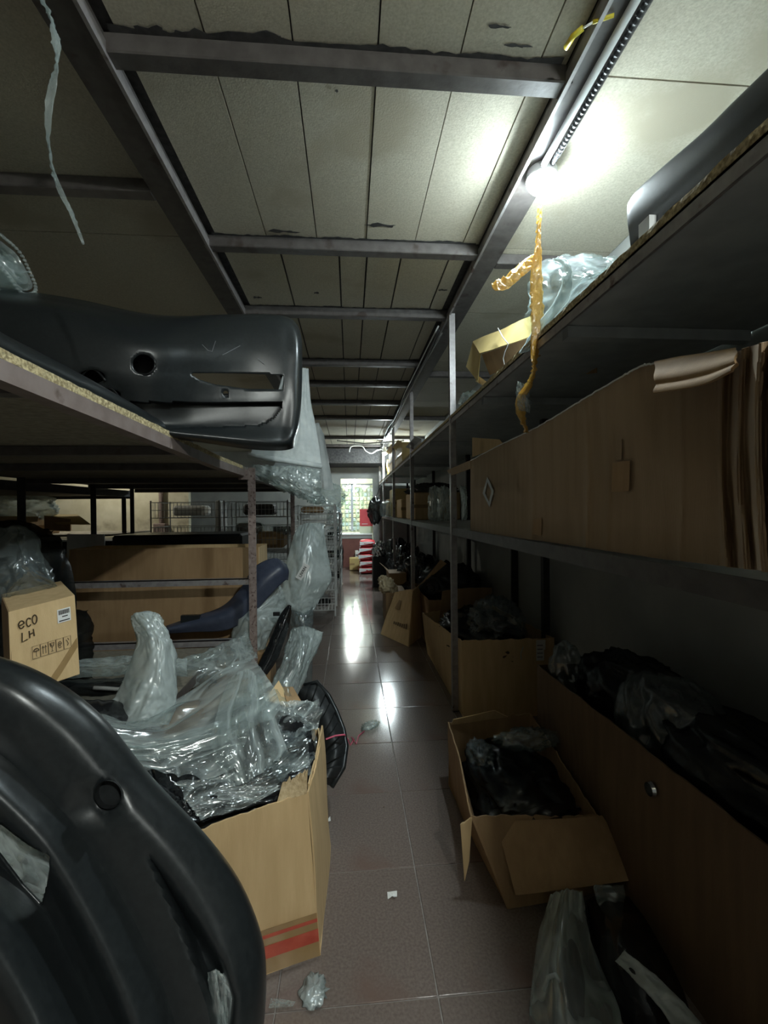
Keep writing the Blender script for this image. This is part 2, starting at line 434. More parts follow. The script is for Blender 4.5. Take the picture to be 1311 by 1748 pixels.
film('film_milky', (0.66, 0.74, 0.73), 0.26, rough=0.18, gloss=0.11, bump=0.15, bscale=18, translucent=0.35, whiten=0.5)
film('film_frost', (0.64, 0.71, 0.70), 0.62, rough=0.26, gloss=0.08, bump=0.15, bscale=16, translucent=0.3, whiten=0.3)
film('film_black', (0.010, 0.012, 0.013), 1.0, rough=0.25, gloss=0.05, bump=0.3, bscale=30, translucent=0.0)
film('film_smoke', (0.20, 0.24, 0.25), 0.30, rough=0.15, gloss=0.10, bump=0.2, bscale=30, translucent=0.1, whiten=0.35)
film('tape_amber', (0.80, 0.50, 0.10), 0.90, rough=0.25, gloss=0.10, bump=0.6, bscale=60, translucent=0.45)
film('glass_pane', (0.7, 0.8, 0.78), 0.06, rough=0.03, gloss=0.08, bump=0.0, translucent=0.0)
glow('bulb_light', (0.80, 0.95, 1.0), BULB_POWER*1.35)
glow('bulb_far', (0.84, 0.98, 1.0), BULB_POWER*4.5)
glow('bulb_back', (0.93, 0.99, 0.95), BULB_POWER*7.6)
glow('bulb_side', (1.0, 0.96, 0.82), BULB_POWER*1.6)
glow('shop_lamp', (0.95, 1.0, 0.95), 60.0)

# ------------------------------------------------------------------ the setting
CZ = 2.80                       # underside of the ceiling boards
BZ = 2.745                      # underside of the beams
XE = 0.70                       # both shelf fronts stand at +-XE
TS, TX0, TY0 = 0.462, 0.239, 1.24

floor = MB().box((-6, -3.0, -0.12), (1.45, 16.0, -0.004)).obj('floor', 'grout', kind='structure')
g = 0.0022
tile_mesh = None
for j in range(-2, 21):
    for i in range(-4, 3):
        x0, y0 = TX0+i*TS, TY0+j*TS
        x1 = min(x0+TS, 1.45)
        if tile_mesh is None or x1-x0 < TS-1e-6:
            m = MB().bbox((-TS/2+g, -TS/2+g, -0.010), (x1-x0-TS/2-g, TS/2-g, 0.0), 0.0015)
            me = bpy.data.meshes.new('tile'); me.from_pydata(m.v, [], m.f); me.materials.append(MAT['tile'])
            if x1-x0 >= TS-1e-6: tile_mesh = me
        else: me = tile_mesh
        o = bpy.data.objects.new('tile', me); COL.objects.link(o); o.parent = floor
        o.location = Vector((x0+TS/2, y0+TS/2, 0.0+0.0004*math.sin(i*3.1+j*1.7)-0.0004))-OFF[floor.name]

MB().box((1.45, -3.0, -0.1), (1.55, 10.6, 3.0)).obj('wall_right', 'wall_paint', kind='structure')
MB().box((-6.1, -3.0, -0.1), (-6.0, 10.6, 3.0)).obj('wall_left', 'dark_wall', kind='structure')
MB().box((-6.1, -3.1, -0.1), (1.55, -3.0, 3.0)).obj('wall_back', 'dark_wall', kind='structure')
MB().box((-6.0, 7.2, 0.0), (-2.55, 7.3, 2.81)).obj('wall_partition', 'cream_wall', kind='structure')
# far wall with the opening to the lit front shop
wf = MB().box((-6.0, 10.6, 0.0), (-0.21, 10.72, 2.9)).box((0.56, 10.6, 0.0), (1.45, 10.72, 2.9)).box((-0.21, 10.6, 2.16), (0.56, 10.72, 2.9))
wf.obj('wall_far', 'wall_paint', kind='structure')
ceiling = MB().box((-6.05, -3.05, CZ+0.014), (1.5, 10.7, CZ+0.1)).obj('ceiling', 'overspray', kind='structure')
BEAMS = [-0.9, 0.2, 1.345, 2.29, 3.06, 4.10, 4.78, 5.62, 6.55, 8.35, 9.4, 10.3]
SE1 = [-0.665, -0.41, -0.155, 0.10, 0.355, 0.61]
SE2 = [-0.665, -0.36, -0.043, 0.11, 0.30, 0.57, 0.665]
rr = random.Random(3)
ys = [-3.0]+BEAMS+[10.6]
for k in range(len(ys)-1):
    y0, y1 = ys[k]+0.03, ys[k+1]+0.03
    se = SE1+[0.70] if y0 < 2.3 else SE2+[0.70]
    for a, b in zip([-0.70]+se[:-1] if se[0] > -0.7 else se[:-1], se):
        if b-a < 0.05: continue
        dz = rr.uniform(0, 0.004); gp = 0.0025 if y0 < 2.3 else 0.005
        MB().box((a+gp, y0+0.004, CZ+dz), (b-gp, y1-0.004, CZ+0.013+dz)).obj('plank', 'chipboard', ceiling)
    for a, b in ((-6, -3.9), (-3.9, -2.3), (-2.3, -0.72), (0.72, 1.45)):
        if k % 2 == 0 or k == len(ys)-2 or a > 0:
            ye = y1 if (a > 0 or k == len(ys)-2) else ys[min(k+2, len(ys)-1)]+0.03
            MB().box((a+0.002, y0+0.003, CZ+0.002), (b-0.002, ye-0.003, CZ+0.013)).obj('board', 'chipboard', ceiling)
for k, y in enumerate(BEAMS):
    MB().bbox((-XE-0.02, y, BZ), (XE+0.02, y+0.06, CZ+0.003), 0.004).obj('beam', 'steel_paint', ceiling)
    # black paint sprayed past the beam on to the boards
    sm = MB()
    for s, yy in ((-1, y), (1, y+0.06)):
        top = []; base = []
        n = 60
        for i in range(n+1):
            x = -0.68+1.36*i/n
            d = 0.012+0.022*max(0, noise.noise(Vector((x*5, y*3+s, 0)))+0.15)+0.010*noise.noise(Vector((x*31, y*3+s, 2)))
            base.append((x, yy, CZ-0.0012)); top.append((x, yy+s*max(0.003, d), CZ-0.0012))
        sm.add(base+top, [(i, i+1, n+2+i, n+1+i) for i in range(n)])
    sm.obj('paint_smear', 'overspray', ceiling)
for (px, py, w_, h_, sd) in ((258, 52, 0.10, 0.022, 1), (330, 60, 0.12, 0.025, 2), (450, 62, 0.11, 0.018, 3), (880, 78, 0.08, 0.010, 4), (850, 45, 0.07, 0.008, 5),
                             (575, 155, 0.012, 0.010, 6), (440, 508, 0.05, 0.022, 7), (540, 500, 0.04, 0.02, 8), (755, 495, 0.05, 0.02, 9), (650, 385, 0.16, 0.02, 10), (480, 395, 0.14, 0.02, 11)):
    c = P(px, py, Z=CZ-0.001); n = 22
    pts = []
    for i in range(n):
        a = 2*math.pi*i/n; k = 1+0.7*noise.noise(Vector((math.cos(a)*1.7, math.sin(a)*1.7, sd)))
        pts.append((c.x+w_*0.5*k*math.cos(a), c.y+h_*0.5*k*math.sin(a)*(1+.5*math.sin(5*a+sd)), CZ-0.0015))
    MB().prism(pts, (0, 0, 0.001)).obj('paint_smear', 'overspray', ceiling)
# cross beams of the side ceilings
for y in (1.92, 3.9, 6.0): MB().bbox((-6.0, y, BZ), (-0.82, y+0.06, CZ), 0.004).obj('beam', 'steel_paint', ceiling)
for y in (2.36, 4.4, 6.55, 8.35): MB().bbox((0.82, y, BZ), (1.45, y+0.06, CZ), 0.004).obj('beam', 'steel_paint', ceiling)
# long steel channels over both shelf fronts: web, inner lip
for s in (-1, 1):
    MB().box((min(s*0.70, s*0.82), -3.0, BZ+0.004), (max(s*0.70, s*0.82), 10.6, CZ)).obj('channel', 'steel_paint', ceiling)
    MB().box((s*0.70-0.006, -3.0, BZ-0.012), (s*0.70+0.006, 10.6, BZ+0.03)).obj('channel_lip', 'steel_light', ceiling)
# lower soffit in front of the shop
MB().box((-0.9, 9.6, 2.42), (1.4, 10.6, BZ-0.004)).obj('soffit', 'overspray', ceiling)

# ------------------------------------------------------------------ left shelving
LT = 1.70
lr = thing('steel_shelving', 'deep brown steel shelving with chipboard shelf on the left of the aisle', 'shelving', (-1.6, 3.0, 0))
MB().box((-2.62, 3.03, LT-0.022), (-XE-0.004, 5.62, LT)).obj('shelf_board', 'shelf_board', lr)
def lz(y): return LT+max(0.0, 0.036*(2.4-y)/1.5)
def tilted(m):
    m.v = [(x, y, z+(lz(y)-LT)) for x, y, z in m.v]; return m
def rough_edge(x, y0, y1, z0, z1, s, parent, matn, seed, amp=0.003, fn=lambda m: m):
    n = int((y1-y0)/0.02); rows = []
    for k in range(3):
        r = []
        for i in range(n+1):
            y = y0+(y1-y0)*i/n
            r.append((x+s*amp*noise.noise(Vector((y*40, k*7.7, seed))), y, z0+(z1-z0)*k/2+(amp*0.7*noise.noise(Vector((y*25, k*3.3, seed+4))) if k == 2 else 0)))
        rows.append(r)
    return fn(MB().grid(rows, 0.004)).obj('board_edge', matn, parent, label='raw crumbly chipboard edge')
for ya, yb in ((-0.6, 2.4), (2.4, 3.02)): tilted(MB().box((-2.62, ya, LT-0.022), (-XE-0.004, yb, LT))).obj('shelf_board', 'shelf_board', lr)
rough_edge(-XE+0.002, -0.6, 2.95, LT-0.022, LT, 1, lr, 'chipboard_edge', 1, fn=tilted)
# front angle iron under the board, in two lengths
for a, b in ((-0.6, 1.78), (1.785, 2.4), (2.4, 2.995)):
    tilted(MB().box((-XE-0.004, a, LT-0.060), (-XE+0.002, b, LT-0.022)).box((-XE-0.044, a, LT-0.066), (-XE+0.002, b, LT-0.060))).obj('angle_iron', 'steel_angle', lr)
MB().box((-XE-0.004, 3.06, LT-0.060), (-XE+0.002, 5.6, LT-0.0)).box((-XE-0.044, 3.06, LT-0.066), (-XE+0.002, 5.6, LT-0.060)).obj('angle_iron', 'steel_light', lr)
for y in (-0.1, 1.05, 1.98, 2.6, 3.75, 4.6, 5.55): tilted(MB().box((-2.6, y, LT-0.062), (-XE-0.05, y+0.04, LT-0.024))).obj('crossbar', 'steel_paint', lr)
def post(x, y, z1, m, parent, sz=0.042, z0=0.0, name='post'):
    o = MB().box((x-sz/2, y-sz/2, z0), (x-sz/2+0.008, y+sz/2, z1)).box((x-sz/2+0.008, y-sz/2, z0), (x+sz/2, y-sz/2+0.008, z1)).box((x-sz/2, y-sz/2, z0), (x+sz/2, y+sz/2, z0+0.006))
    return o.obj(name, m, parent)
post(-XE+0.046, 3.03, LT-0.01, 'steel_rust', lr, 0.050)
MB().box((-XE-0.04, 3.0, LT-0.09), (-XE+0.03, 3.012, LT-0.02)).obj('gusset', 'steel_rust', lr)
for y in (5.58,): post(-XE-0.01, y, LT-0.02, 'steel_rust', lr, 0.05)
for y, sz in ((3.66, 0.06), (4.62, 0.052), (5.40, 0.045)): post(-2.55, y, LT-0.02, 'steel_dark', lr, sz)
# end frame of the first bay: two angle bars
for z in (0.945, 0.535):
    MB().box((-2.6, 3.022, z-0.042), (-XE+0.022, 3.030, z)).box((-2.6, 3.022, z-0.006), (-XE+0.022, 3.066, z)).obj('end_bar', 'steel_light', lr)
    for zz in (-0.012, -0.032): MB().lathe([(0.006, 0), (0.006, 0.006), (0.002, 0.008)], (-XE+0.0, 3.018, z+zz), 8, 'y').obj('bolt', 'steel_rust', lr)
# low shelf that carries the boxes on the left
MB().box((-2.6, 0.4, 0.478), (-0.86, 2.98, 0.50)).obj('shelf_board', 'shelf_board', lr)
MB().box((-0.86, 0.4, 0.455), (-0.852, 2.98, 0.50)).obj('angle_iron', 'steel_paint', lr)
for y in (0.5, 2.9): post(-0.88, y, 0.478, 'steel_dark', lr, 0.04)
for y in (0.5, 2.9): post(-2.55, y, 0.478, 'steel_dark', lr, 0.04)
MB().box((-6.0, 5.2, 1.13), (-2.7, 6.2, 1.15)).obj('shelf_board', 'shelf_board', lr)
# neighbouring rack, mostly dark
lr2 = thing('steel_shelving', 'dark second shelving row behind the left shelf by the cream wall', 'shelving', (-4.2, 3.0, 0))
MB().box((-5.9, 0.2, 1.60), (-2.70, 5.62, 1.64)).obj('shelf_board', 'shelf_board', lr2)
MB().box((-2.70, 0.2, 1.585), (-2.66, 5.62, 1.66)).obj('angle_iron', 'steel_dark', lr2)
MB().box((-5.9, 5.58, 1.565), (-2.66, 5.62, 1.60)).obj('crossbar', 'steel_dark', lr2)
for x, y in ((-2.72, 0.3), (-2.72, 5.56), (-5.8, 0.3), (-5.8, 5.56)): post(x, y, 1.6, 'steel_dark', lr2, 0.05)

# ------------------------------------------------------------------ right shelving
rt = thing('steel_shelving', 'tall steel shelving with two long shelves along the right wall', 'shelving', (1.05, 4.0, 0))
TZ, MZ = 2.024, 1.270
for a, b in ((-1.2, 1.48), (1.485, 2.98), (2.985, 5.0), (5.005, 7.1), (7.105, 10.4)):
    MB().box((XE+0.006, a, TZ), (1.44, b, TZ+0.020)).obj('shelf_board', 'grey_board', rt)
    rough_edge(XE+0.003, a, b, TZ+0.001, TZ+0.021, -1, rt, 'chipboard_edge', a, 0.004)
for a, b in ((-1.2, 2.98), (3.02, 4.98), (5.02, 7.08), (7.12, 10.4)):
    MB().box((XE, a, TZ-0.036), (XE+0.006, b, TZ)).box((XE, a, TZ-0.006), (XE+0.045, b, TZ)).obj('angle_iron', 'steel_light', rt)
    MB().box((XE+0.006, a, MZ-0.018), (1.44, b, MZ)).obj('shelf_board', 'grey_board', rt)
    MB().box((XE, a, MZ-0.042), (XE+0.006, b, MZ+0.002)).box((XE, a, MZ-0.048), (XE+0.04, b, MZ-0.042)).obj('angle_iron', 'steel_paint', rt)
for y in (-0.6, 0.4, 1.45, 2.4, 4.0, 6.0, 8.0): 
    MB().box((XE+0.05, y, TZ-0.04), (1.42, y+0.04, TZ-0.002)).obj('crossbar', 'grey_board', rt)
    MB().box((XE+0.05, y, MZ-0.055), (1.42, y+0.03, MZ-0.019)).obj('crossbar', 'steel_paint', rt)
for y in (3.0, 5.0, 7.1, 9.2, 10.35):
    post(XE+0.016, y, BZ, 'steel_light', rt, 0.040)
    post(1.37, y, TZ, 'steel_dark', rt, 0.045)
post(1.37, 1.0, TZ, 'steel_dark', rt, 0.045); post(1.37, -1.0, TZ, 'steel_dark', rt, 0.045); post(XE+0.05, -1.1, TZ, 'steel_light', rt, 0.04)
MB().box((1.39, 3.7, 0.0), (1.448, 3.72, MZ-0.05)).obj('wall_strip', 'steel_dark', rt)

# ------------------------------------------------------------------ lamps on the right-hand channel
def bulb(name, label, c, r, m, cord_top, holder=True):
    t = thing(name, label, 'lamp', (c[0], c[1], c[2]-r))
    c = Vector(c)
    prof = [(0.001, -r)]+[(r*math.sin(a), -r*math.cos(a)) for a in [0.25, 0.5, 0.75, 1.0, 1.2, 1.38]]
    MB().lathe(prof, c, 28).obj('bulb_glass', m, t, smooth=True)
    MB().lathe([(r*0.982, -r*0.19), (r*1.0, -r*0.05), (r*0.95, r*0.3), (r*0.82, r*0.65), (r*0.62, r*0.98), (r*0.5, r*1.25)], c, 28).obj('heat_sink', 'white_plastic', t, smooth=True)
    MB().lathe([(r*0.52, r*1.2), (r*0.55, r*1.5), (r*0.55, r*1.9), (r*0.35, r*2.0)], c, 16).obj('socket', 'white_plastic', t, smooth=True, angle=40)
    top = Vector(cord_top); a = c+Vector((0, 0, r*1.9))
    MB().tube([a, a*0.6+top*0.4+Vector((0.01, 0.01, 0)), top], 0.004).obj('cord', 'cable_white', t)
    return t
BC = P(925, 303, Y=1.71)
bulb('light_bulb', 'large glowing white bulb on the right ceiling channel with amber tape below it', BC, 0.062, 'bulb_light', (BC[0]-0.005, BC[1]-0.02, BZ+0.002))
B2 = P(657, 772, Y=8.85)
bulb('light_bulb', 'distant glowing bulb near the far end of the aisle', B2, 0.055, 'bulb_far', (B2.x, B2.y, CZ-.002))
bulb('light_bulb', 'ceiling bulb behind the viewer on the right channel', (0.80, -1.25, 2.64), 0.048, 'bulb_back', (0.80, -1.26, BZ+0.002))
bulb('light_bulb', 'bulb lighting the cream wall beyond the left shelving', (-3.6, 6.35, 2.45), 0.045, 'bulb_side', (-3.6, 6.35, CZ))

# ------------------------------------------------------------------ the front shop seen through the opening
so = 10.72
MB().box((-3.0, 15.6, 0), (3.5, 15.7, 3.0)).obj('wall_shop', 'shop_wall', kind='structure')
MB().box((-3.1, so, 0), (-3.0, 15.7, 3.0)).obj('wall_shop_left', 'shop_wall', kind='structure')
MB().box((3.5, so, 0), (3.6, 15.7, 3.0)).obj('wall_shop_right', 'shop_wall', kind='structure')
MB().box((1.45, so, -0.12), (3.6, 15.7, -0.004)).obj('floor_shop', 'grout', kind='structure')
MB().box((-3.1, so, 2.62), (3.6, 15.7, 2.75)).obj('ceiling_shop', 'white_plastic', kind='structure')
for px, py, Y, r in ((598, 813, 11.6, 0.12), (606, 828, 13.2, 0.17), (594, 832, 14.2, 0.13), (604, 838, 15.0, 0.10)):
    c = P(px, py, Y=Y); 
    t = thing('ceiling_lamp', 'round white ceiling lamp glowing in the shop, '+{598: 'nearest of four', 606: 'widest of four', 594: 'leftmost of four', 604: 'farthest of four'}[px], 'lamp', (c.x, Y, 2.5), 'round shop ceiling lamps')
    MB().lathe([(r*0.9, -0.03), (r, -0.015), (r, 0.0)], (c.x, Y, min(2.60, c.z)), 24).obj('diffuser', 'shop_lamp', t, smooth=True, angle=40)
    MB().lathe([(0.02, 0.0), (0.02, 2.63-min(2.60, c.z))], (c.x, Y, min(2.60, c.z)), 10).obj('stem', 'white_plastic', t)
# rows of hanging packs on the shop wall
pk = thing('pack_display', 'wall of small shiny green and cream packs in the lit shop', 'display', (0.3, 15.5, 0.6))
pr = random.Random(5)
for i in range(15):
    for j in range(11):
        x = -0.75+i*0.13; z = 0.75+j*0.15
        wd, hh = pr.uniform(0.04, 0.055), pr.uniform(0.05, 0.065)
        c = Vector((x+pr.uniform(-.01, .01), 15.52, z+pr.uniform(-.015, .015)))
        MB().bbox((c.x-wd, c.y, c.z-hh), (c.x+wd, c.y+0.04, c.z+hh), 0.012).obj('pack', pr.choice(['pack_green', 'pack_cream', 'pack_teal', 'white_plastic', 'pack_cream']), pk)
t = thing('glass_screen', 'glass screen with a pale blue upright behind the shop counter', 'glass screen', (0.2, 11.2, 0.85))
c = P(601, 870, Y=11.2)
MB().box((c.x-0.028, 11.18, 0.86), (c.x+0.028, 11.23, 2.05)).obj('upright', 'aluminium', t)
MB().box((-0.20, 11.20, 0.86), (0.60, 11.206, 2.05)).obj('pane', 'glass_pane', t)
MB().box((-0.20, 11.18, 2.03), (0.60, 11.23, 2.06)).obj('top_rail', 'aluminium', t)
a, b = P(614, 869, Y=11.1), P(640, 898, Y=11.1)
t = thing('sign_board', 'plain bright red board standing on the shop counter', 'sign', ((a.x+b.x)/2, 11.1, b.z))
MB().bbox((a.x, 11.09, b.z), (b.x, 11.11, a.z), 0.004).obj('panel', 'red_board', t)
MB().box((a.x+0.05, 11.085, b.z+0.05), (a.x+0.2, 11.09, b.z+0.065)).obj('print_line', 'paper_white', t)
MB().box((a.x-0.01, 11.06, 0.816), (b.x+0.01, 11.14, b.z)).obj('foot', 'shop_wall', t)
t = thing('shop_counter', 'maroon counter with pale top across the end of the aisle', 'counter', (0.2, 10.8, 0))
MB().bbox((-0.20, 10.74, 0.0), (0.55, 11.4, 0.78), 0.006).obj('body', 'maroon', t)
MB().bbox((-0.205, 10.722, 0.78), (0.555, 11.42, 0.815), 0.006).obj('countertop', 'paper_white', t)
MB().bbox((-0.20, 10.728, 0.70), (0.55, 10.742, 0.765), 0.004).obj('front_rail', 'wire_grey', t)

# ------------------------------------------------------------------ left side: things
def ell(cx, cy, rx, ry, n=28, a0=0.0):
    return [(cx+rx*math.cos(2*math.pi*i/n+a0), cy+ry*math.sin(2*math.pi*i/n+a0)) for i in range(n)]

def pouch(rows, nu, nv, bulge, seed, amp=0.008, fu=4, fv=4, fine=0.35, p=0.6):
    """closed sack: front and back skin from photo rows (px, py, Y), bulge metres thick in the middle"""
    S = surf(rows, nu, nv); m = MB(); skins = []; hs = []
    for s in (-1, 1):
        T = S.copy()
        for j in range(nv+1):
            for i in range(nu+1):
                T[j, i, 2] += s*bulge*(max(0, math.sin(math.pi*i/nu))**p)*(max(0, math.sin(math.pi*j/nv))**p)
        A = crease(pxgrid(T), amp, fu, fv, seed+s, fine)
        skins.append(A); hs.append(LASTH[0] if s < 0 else LASTH[0][:, ::-1])
    # seam: share the rim
    for A in (skins[1],):
        B = skins[0]
        A[0] = B[0]; A[-1] = B[-1]; A[:, 0] = B[:, 0]; A[:, -1] = B[:, -1]
    m.grid(skins[0]); m.grid(skins[1][:, ::-1]); m.h = np.concatenate([h.reshape(-1) for h in hs])
    return m

def drape(rows, nu, nv, amp, fu, fv, seed, fine=0.3):
    """single loose sheet of film through photo rows (px, py, Y)"""
    A = crease(pxgrid(surf(rows, nu, nv)), amp, fu, fv, seed, fine)
    m = MB().grid(A); m.h = LASTH[0].reshape(-1); return m

def base_of(m):
    a = np.array([tuple(v) for v in m.v]); lo, hi = a.min(0), a.max(0)
    return Vector(((lo[0]+hi[0])/2, (lo[1]+hi[1])/2, lo[2]))

# --- black bumper cover on the left shelf
R = [
 [(-160,470,1.84),(0,492,1.86),(130,512,1.90),(250,537,1.95),(330,541,2.00),(420,538,2.06),(485,541,2.10),(507,556,2.13),(510,572,2.22)],
 [(-160,480,1.72),(0,500,1.74),(130,521,1.78),(250,544,1.84),(330,546,1.90),(420,543,1.97),(486,547,2.02),(511,572,2.06),(513,582,2.22)],
 [(-160,500,1.60),(0,520,1.62),(130,545,1.66),(250,582,1.71),(330,592,1.81),(420,590,1.93),(485,590,1.99),(512,600,2.03),(514,606,2.22)],
 [(-160,580,1.60),(0,600,1.61),(130,618,1.645),(250,636,1.71),(330,640,1.82),(420,640,1.93),(485,640,1.98),(512,646,2.03),(513,650,2.22)],
 [(-160,650,1.64),(0,660,1.65),(130,672,1.68),(250,684,1.74),(330,690,1.84),(420,690,1.93),(482,690,1.98),(510,692,2.02),(511,694,2.22)],
 [(-160,700,1.66),(0,706,1.67),(130,712,1.70),(250,720,1.76),(330,726,1.84),(420,728,1.92),(478,730,1.97),(506,728,2.01),(507,728,2.22)],
 [(-160,728,1.65),(0,730,1.67),(130,734,1.71),(250,738,1.76),(330,744,1.81),(420,752,1.88),(476,756,1.94),(500,750,2.00),(502,748,2.22)],
 [(-160,732,1.80),(0,735,1.82),(130,740,1.84),(250,744,1.87),(330,752,1.90),(420,765,1.94),(474,768,1.99),(498,765,2.04),(500,760,2.22)],
]
S = surf(R, 190, 92)
recess = [(150,686),(483,686),(480,698),(470,712),(455,722),(440,728),(300,733),(200,736)]
def d_shelf(px, py):
    d = 0.0
    if inside(px, py, recess): d += 0.055
    return d
slot = [(322,637),(360,637),(420,638),(484,641),(484,652),(482,665),(420,664),(365,656),(340,648)]
holes = [slot, ell(245, 622, 19, 17), ell(385, 672, 5, 5, 12), ell(157, 643, 23, 12, 20), ell(187, 673, 20, 9, 20)]
bp = thing('bumper_cover', 'matte black car bumper cover lying on the left shelf, overhanging the aisle', 'bumper', (-0.9, 1.85, LT))
body = relief(S, holes, d_shelf).obj('bumper_skin', 'black_plastic', bp, smooth=True, angle=50, solid=0.004)
S2 = surf([[(a, min(b, 738) if a < 300 else b-6, y+.13) for a, b, y in r[:7]] for r in R[1:7]], 80, 44)
relief(S2, [[(316,630),(495,630),(495,672),(316,672)]]).obj('hole_backing', 'black_rib', bp, smooth=True, solid=0.003)  # added black sheet that keeps the bumper holes dark
MB().tube([P(a, b, Y=1.705) for a, b in ell(245, 622, 19.5, 17.5, 24)]+[P(264.5, 622, Y=1.705)], 0.004).obj('hole_collar', 'black_gloss', bp, smooth=True)
MB().tube([P(133+47*t, 650-20*math.sin(math.pi*t), Y=1.665) for t in np.linspace(0, 1, 14)], 0.004).obj('clip_arch', 'black_gloss', bp, smooth=True)
MB().tube([P(163+42*t, 680-18*math.sin(math.pi*t), Y=1.68) for t in np.linspace(0, 1, 14)], 0.004).obj('clip_arch', 'black_gloss', bp, smooth=True)
lip = [P(a, b, X=-0.76) for a, b in ((-120,500),(0,571),(80,612),(160,654),(240,700),(320,748))]
rows = [[Vector((p.x-0.02, p.y, p.z)) for p in lip], lip, [Vector((p.x+0.02, p.y, (p.z+lz(p.y))/2)) for p in lip], [Vector((p.x+0.01, p.y, lz(p.y)+0.002)) for p in lip]]
MB().grid(surf(rows, 30, 8), 0.006).obj('lower_lip', 'black_plastic', bp, smooth=True)
for pts in (((345,588),(355,598),(362,600),(368,582)), ((410,590),(395,598),(380,606)), ((440,612),(452,622))):
    MB().tube([P(a, b, Y=1.79+(a-330)*0.0014-0.012) for a, b in pts], 0.0012, 4).obj('scratch', 'print_grey', bp)

# --- bumper cover standing in the foreground
F = [
 [(-70,1116,1.08),(60,1158,1.10),(163,1230,1.12),(248,1336,1.12),(332,1428,1.10),(396,1512,1.08),(432,1600,1.06),(442,1665,1.04),(436,1760,1.02),(420,1900,1.0),(400,2100,.985)],
 [(-70,1104,.95),(60,1148,.965),(162,1218,.985),(252,1326,.985),(340,1420,.975),(402,1503,.955),(440,1592,.935),(450,1662,.915),(446,1760,.895),(432,1900,.875),(420,2085,.865)],
 [(-70,1135,.89),(35,1178,.90),(125,1252,.915),(212,1356,.915),(298,1455,.905),(358,1545,.89),(398,1630,.87),(414,1705,.852),(414,1800,.836),(405,1930,.82),(390,2150,.81)],
 [(-70,1190,.872),(16,1230,.882),(90,1300,.895),(165,1392,.895),(240,1490,.888),(300,1585,.873),(345,1670,.852),(365,1740,.838),(370,1830,.825),(368,1950,.81),(358,2180,.80)],
 [(-70,1240,.880),(0,1281,.885),(60,1333,.89),(125,1400,.89),(187,1490,.885),(242,1590,.872),(285,1690,.852),(308,1770,.838),(322,1850,.825),(325,1960,.81),(318,2200,.80)],
 [(-72,1246,.878),(-4,1288,.882),(54,1340,.886),(118,1407,.886),(180,1496,.88),(235,1596,.867),(278,1696,.848),(301,1776,.834),(315,1856,.82),(318,1965,.805),(311,2205,.795)],
 [(-75,1300,.83),(-22,1345,.832),(30,1392,.836),(84,1452,.836),(140,1545,.83),(192,1645,.818),(232,1742,.803),(258,1820,.79),(272,1890,.78),(280,1990,.765),(274,2215,.755)],
 [(-75,1360,.845),(-25,1400,.85),(28,1445,.852),(76,1500,.852),(122,1585,.845),(170,1680,.83),(206,1765,.815),(230,1840,.80),(244,1910,.79),(252,2010,.775),(248,2222,.765)],
 [(-75,1412,.865),(-25,1448,.868),(30,1498,.868),(76,1548,.862),(118,1630,.85),(158,1712,.835),(184,1785,.82),(204,1855,.805),(218,1935,.795),(224,2035,.78),(222,2228,.77)],
 [(-75,1428,.855),(-28,1464,.858),(24,1514,.858),(70,1564,.852),(112,1642,.84),(150,1722,.825),(176,1795,.81),(195,1865,.795),(208,1945,.785),(214,2045,.77),(212,2232,.76)],
 [(-80,1500,.775),(-35,1535,.778),(15,1590,.778),(52,1655,.772),(88,1730,.76),(116,1800,.748),(136,1880,.735),(148,1965,.725),(152,2090,.715),(150,2270,.71)],
 [(-90,1580,.745),(-45,1620,.748),(0,1680,.748),(36,1745,.742),(64,1815,.73),(86,1905,.718),(98,2000,.706),(102,2120,.70),(100,2285,.695)],
 [(-140,1660,.80),(-90,1700,.80),(-50,1770,.795),(-10,1850,.785),(18,1950,.77),(30,2060,.755),(32,2160,.745),(32,2230,.74)],
]
S = surf(F, 190, 168)
slit = [(246,1446),(262,1456),(300,1503),(345,1568),(388,1640),(408,1700),(404,1770),(360,1770),(346,1700),(314,1610),(275,1525),(250,1470)]
cup = ell(178, 1362, 60, 50, 28)
def d_front(px, py):
    d = 0.0
    if inside(px, py, slit):
        q = nearest(px, py, slit); k_ = min(1, math.hypot(q[0]-px, q[1]-py)/24); d += 0.040*k_*k_*(3-2*k_)
    r = math.hypot((px-165)/62, (py-1372)/50)
    if r < 1: d += 0.012*(1-r*r)**2
    return d
opening = [(-60,1368),(0,1400),(50,1438),(86,1458),(88,1480),(83,1510),(74,1543),(40,1507),(0,1454),(-60,1410)]
holes = [ell(184, 1357, 23, 24, 26, 0.3), opening]
fb = thing('bumper_cover', 'large black bumper cover standing on end in the left foreground', 'bumper', (-0.45, 0.85, 0.0))
relief(S, holes, d_front).obj('bumper_skin', 'black_plastic', fb, smooth=True, angle=60, solid=0.004)
rim = [P(a, b, Y=.892) for a, b in ell(184, 1357, 23.5, 24.5, 26, 0.3)]
inr = [P(a, b, Y=.93) for a, b in ell(190, 1353, 21, 22, 26, 0.3)]
n = len(rim); MB().add(rim+inr, [(i, (i+1) % n, (i+1) % n+n, i+n) for i in range(n)]+[tuple(range(n, 2*n))]).obj('fog_lamp_cup', 'black_rib', fb, smooth=True, angle=40)
